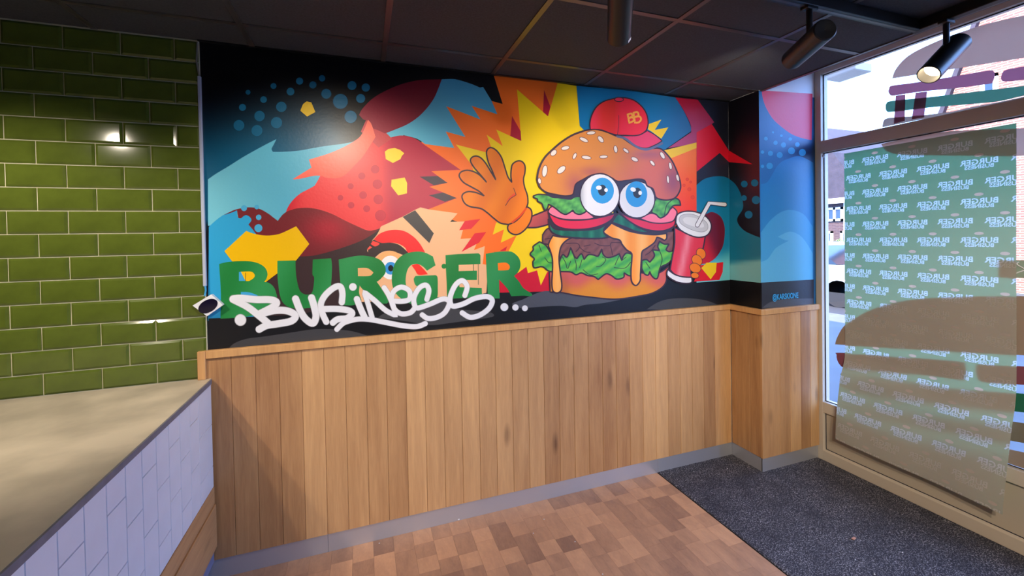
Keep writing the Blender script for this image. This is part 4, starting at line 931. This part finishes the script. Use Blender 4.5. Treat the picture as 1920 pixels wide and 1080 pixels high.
for px, py, wh in ((1020, 974, 'the roundest, under the middle of the planks'), (1000, 1000, 'just left of the roundest one'), (1078, 1016, 'halfway to the carpet edge'), (1130, 1077, 'nearest the bottom edge of the photo'), (711, 1019, 'leftmost, near the skirting')): scrap('tiny pale crumb on the wood block floor, '+wh, 'crumb', px, py, .004, .004, MT['white'], .001, 'crumb', 'crumbs on the wood block floor')
for px, py, wh in ((1692, 1036, 'rightmost, towards the window'), (1604, 1050, 'just below the wood chip'), (1640, 1077, 'at the bottom edge of the photo'), (1301, 884, 'near the wood floor corner'), (1364, 879, 'by the foot of the pillar')): scrap('tiny pale crumb on the charcoal carpet, '+wh, 'crumb', px, py, .004, .004, MT['white'], .007, 'crumb', 'crumbs on the carpet')

# ------------------------------------------------------------------ outside
def brick(name, c1, c2, mortar, sc_=1.0):
    m, nt, b = newmat(name); L = nt.links.new
    tc = N(nt, 'ShaderNodeTexCoord'); mp = N(nt, 'ShaderNodeMapping'); mp.inputs['Rotation'].default_value = (0, 0, 0)
    sx = N(nt, 'ShaderNodeSeparateXYZ'); cx = N(nt, 'ShaderNodeCombineXYZ'); L(tc.outputs['Object'], sx.inputs[0]); L(sx.outputs['Y'], cx.inputs['X']); L(sx.outputs['Z'], cx.inputs['Y'])
    bt = N(nt, 'ShaderNodeTexBrick', i_Scale=sc_); bt.inputs['Color1'].default_value = (*lin(c1), 1); bt.inputs['Color2'].default_value = (*lin(c2), 1); bt.inputs['Mortar'].default_value = (*lin(mortar), 1)
    bt.inputs['Brick Width'].default_value = .22; bt.inputs['Row Height'].default_value = .065; bt.inputs['Mortar Size'].default_value = .01
    L(cx.outputs[0], bt.inputs['Vector']); L(bt.outputs['Color'], b.inputs['Base Color']); b.inputs['Roughness'].default_value = .9; return m
MT['brick1'] = brick('grey_brick', (66, 46, 46), (56, 40, 44), (84, 70, 70)); MT['brick2'] = brick('red_brick', (140, 84, 70), (120, 68, 60), (170, 140, 130))
MT['roof'] = plain('roof_tile', (52, 44, 54), .8, var=.2, vscale=4); MT['pave'] = plain('pavement', (82, 84, 86), .9, var=.1, vscale=2); MT['road'] = plain('asphalt', (40, 40, 44), .9)
MT['carp'] = plain('car_paint', (120, 130, 132), .25, spec=.6); MT['cglass'] = plain('car_glass', (24, 32, 44), .1); MT['tyre'] = plain('tyre', (24, 24, 26), .8)
MT['leaf'] = plain('leaves', (110, 140, 80), .7, var=.3, vscale=3); MT['wpaint'] = plain('white_paint', (232, 232, 230), .5); MT['hglass'] = plain('house_glass', (36, 52, 74), .1)
ZGND = -.15
gnd = boxes('pavement', [((XW+.25, -30, ZGND-.2), (9.4, 60, ZGND)), ((16.5, -30, ZGND-.2), (40, 60, ZGND))], MT['pave']); tag(gnd, kind='structure', label='pavement outside the shop window')
rd = box('road', (9.4, -30, ZGND-.2), (16.5, 60, ZGND-.06), MT['road']); tag(rd, kind='structure', label='street outside the shop window')
def window_part(par, x, y0, y1, z0, z1, bars=1):
    o = par.location; f = .09
    fr_ = boxes('window_frame', [((x-.06-o.x, y0-o.y, z0), (x-o.x, y1-o.y, z0+f)), ((x-.06-o.x, y0-o.y, z1-f), (x-o.x, y1-o.y, z1)), ((x-.06-o.x, y0-o.y, z0), (x-o.x, y0+f-o.y, z1)), ((x-.06-o.x, y1-f-o.y, z0), (x-o.x, y1-o.y, z1))]+[((x-.06-o.x, y0+(y1-y0)*(k+1)/(bars+1)-f/2-o.y, z0), (x-o.x, y0+(y1-y0)*(k+1)/(bars+1)+f/2-o.y, z1)) for k in range(bars)], MT['wpaint'], par)
    box('pane', (x-.03-o.x, y0+.02-o.y, z0+.02), (x-.005-o.x, y1-.02-o.y, z1-.02), MT['hglass'], fr_)
h1 = empty('house', (18, 15, ZGND)); tag(h1, 'grey brick house with dark roof and white windows, left of the green paper', 'house')
H_ = lambda p: (p[0]-18, p[1]-15, p[2])
box('wall', H_((18, 10.9, 0)), H_((26, 21, 3.05)), MT['brick1'], h1)
prism('roof', [(-4.5, 2.95), (-3.2, 4.9), (-1, 6.6), (3, 6.6), (6.4, 2.95)], 0, -.25, 8.2, MT['roof'], h1)
box('gutter', H_((17.7, 10.6, 2.85)), H_((18, 21.3, 3.05)), MT['wpaint'], h1)
window_part(h1, 18, 11.55, 12.2, 2.15, 2.7, 1); window_part(h1, 18, 11.95, 12.2, 1.25, 1.75, 0); window_part(h1, 18, 11.35, 11.65, .2, 1.75, 0)
window_part(h1, 18, 13.2, 14.4, 2.0, 2.7, 1); window_part(h1, 18, 13.2, 14.4, .8, 1.8, 1)
tube('drain_pipe', [H_((17.9, 11.42, 0)), H_((17.9, 11.42, 2.9))], .06, MT['wpaint'], h1, 8)
h2 = empty('house', (16.5, 4, ZGND)); tag(h2, 'sunlit red brick gable house behind the upper window pane', 'house')
prism('wall', [(4.3, 0), (4.3, 2.6), (3.98, 4.4), (3.3, 6.5), (2.4, 9.3), (0, 11), (-6, 11), (-6, 0)], 0, 0, 8, MT['brick2'], h2)
prism('verge', [(4.36, 2.6), (4.1, 4.4), (3.4, 6.55), (2.5, 9.3), (2.4, 9.3), (3.3, 6.5), (3.98, 4.4), (4.28, 2.6)], 0, -.15, 8, MT['roof'], h2)
window_part(h2, 16.5, 6.6, 6.95, 5.35, 6.0, 0); window_part(h2, 16.5, 4.6, 5.6, 5.2, 6.3, 1); window_part(h2, 16.5, 4.4, 5.6, 2.0, 3.6, 1)
# parked car
car = empty('parked_car', (11.4, 8.2, ZGND-.06)); tag(car, 'pale parked car seen through the window beside the pillar', 'car')
prism('body', [(-2.1, .35), (-2.1, .75), (-1.9, .92), (-1.1, 1.0), (1.5, 1.0), (2.0, .92), (2.15, .7), (2.15, .35)], 0, -.85, .85, MT['carp'], car)
prism('cabin', [(-1.2, 1.0), (-.6, 1.45), (.7, 1.47), (1.5, 1.0)], 0, -.72, .72, MT['cglass'], car)
prism('roof', [(-.62, 1.44), (-.5, 1.52), (.62, 1.53), (.75, 1.45)], 0, -.73, .73, MT['carp'], car)
for yy_ in (-1.3, 1.35):
    for xx in (-.75, .75): tube('wheel', [(xx-.1, yy_, .32), (xx+.1, yy_, .32)], .32, MT['tyre'], car, 18)
# shrub
bs = empty('shrub', (17.2, 11.2, ZGND)); tag(bs, 'leafy shrub in front of the grey brick house', 'shrub')
bm = bmesh.new()
for k in range(700):
    d = Vector((random.gauss(0, 1), random.gauss(0, 1), random.gauss(0, 1))).normalized()*random.uniform(.6, 1)
    c = Vector((d.x*.45, d.y*.5, .75+d.z*.7)); u = Vector((random.gauss(0, 1), random.gauss(0, 1), random.gauss(0, 1))).normalized(); w = u.orthogonal().normalized()
    bm.faces.new([bm.verts.new(c+u*.07), bm.verts.new(c+w*.035), bm.verts.new(c-u*.07), bm.verts.new(c-w*.035)])
fo = bm_obj('foliage', bm, MT['leaf'], bs); fo['kind'] = 'stuff'
tube('trunk', [(0, 0, 0), (.02, .03, .5)], .04, MT['roof'], bs, 8)
fx = empty('outside_lamp', (3.3, 2.1, 2.71)); tag(fx, 'small box fixture outside at the top corner of the window', 'fixture')
box('casing', (-.06, -.1, .0), (.12, .12, .06), MT['frame'], fx, .006); box('bracket', (-.05, .05, .06), (.05, .1, .14), MT['frame'], fx)
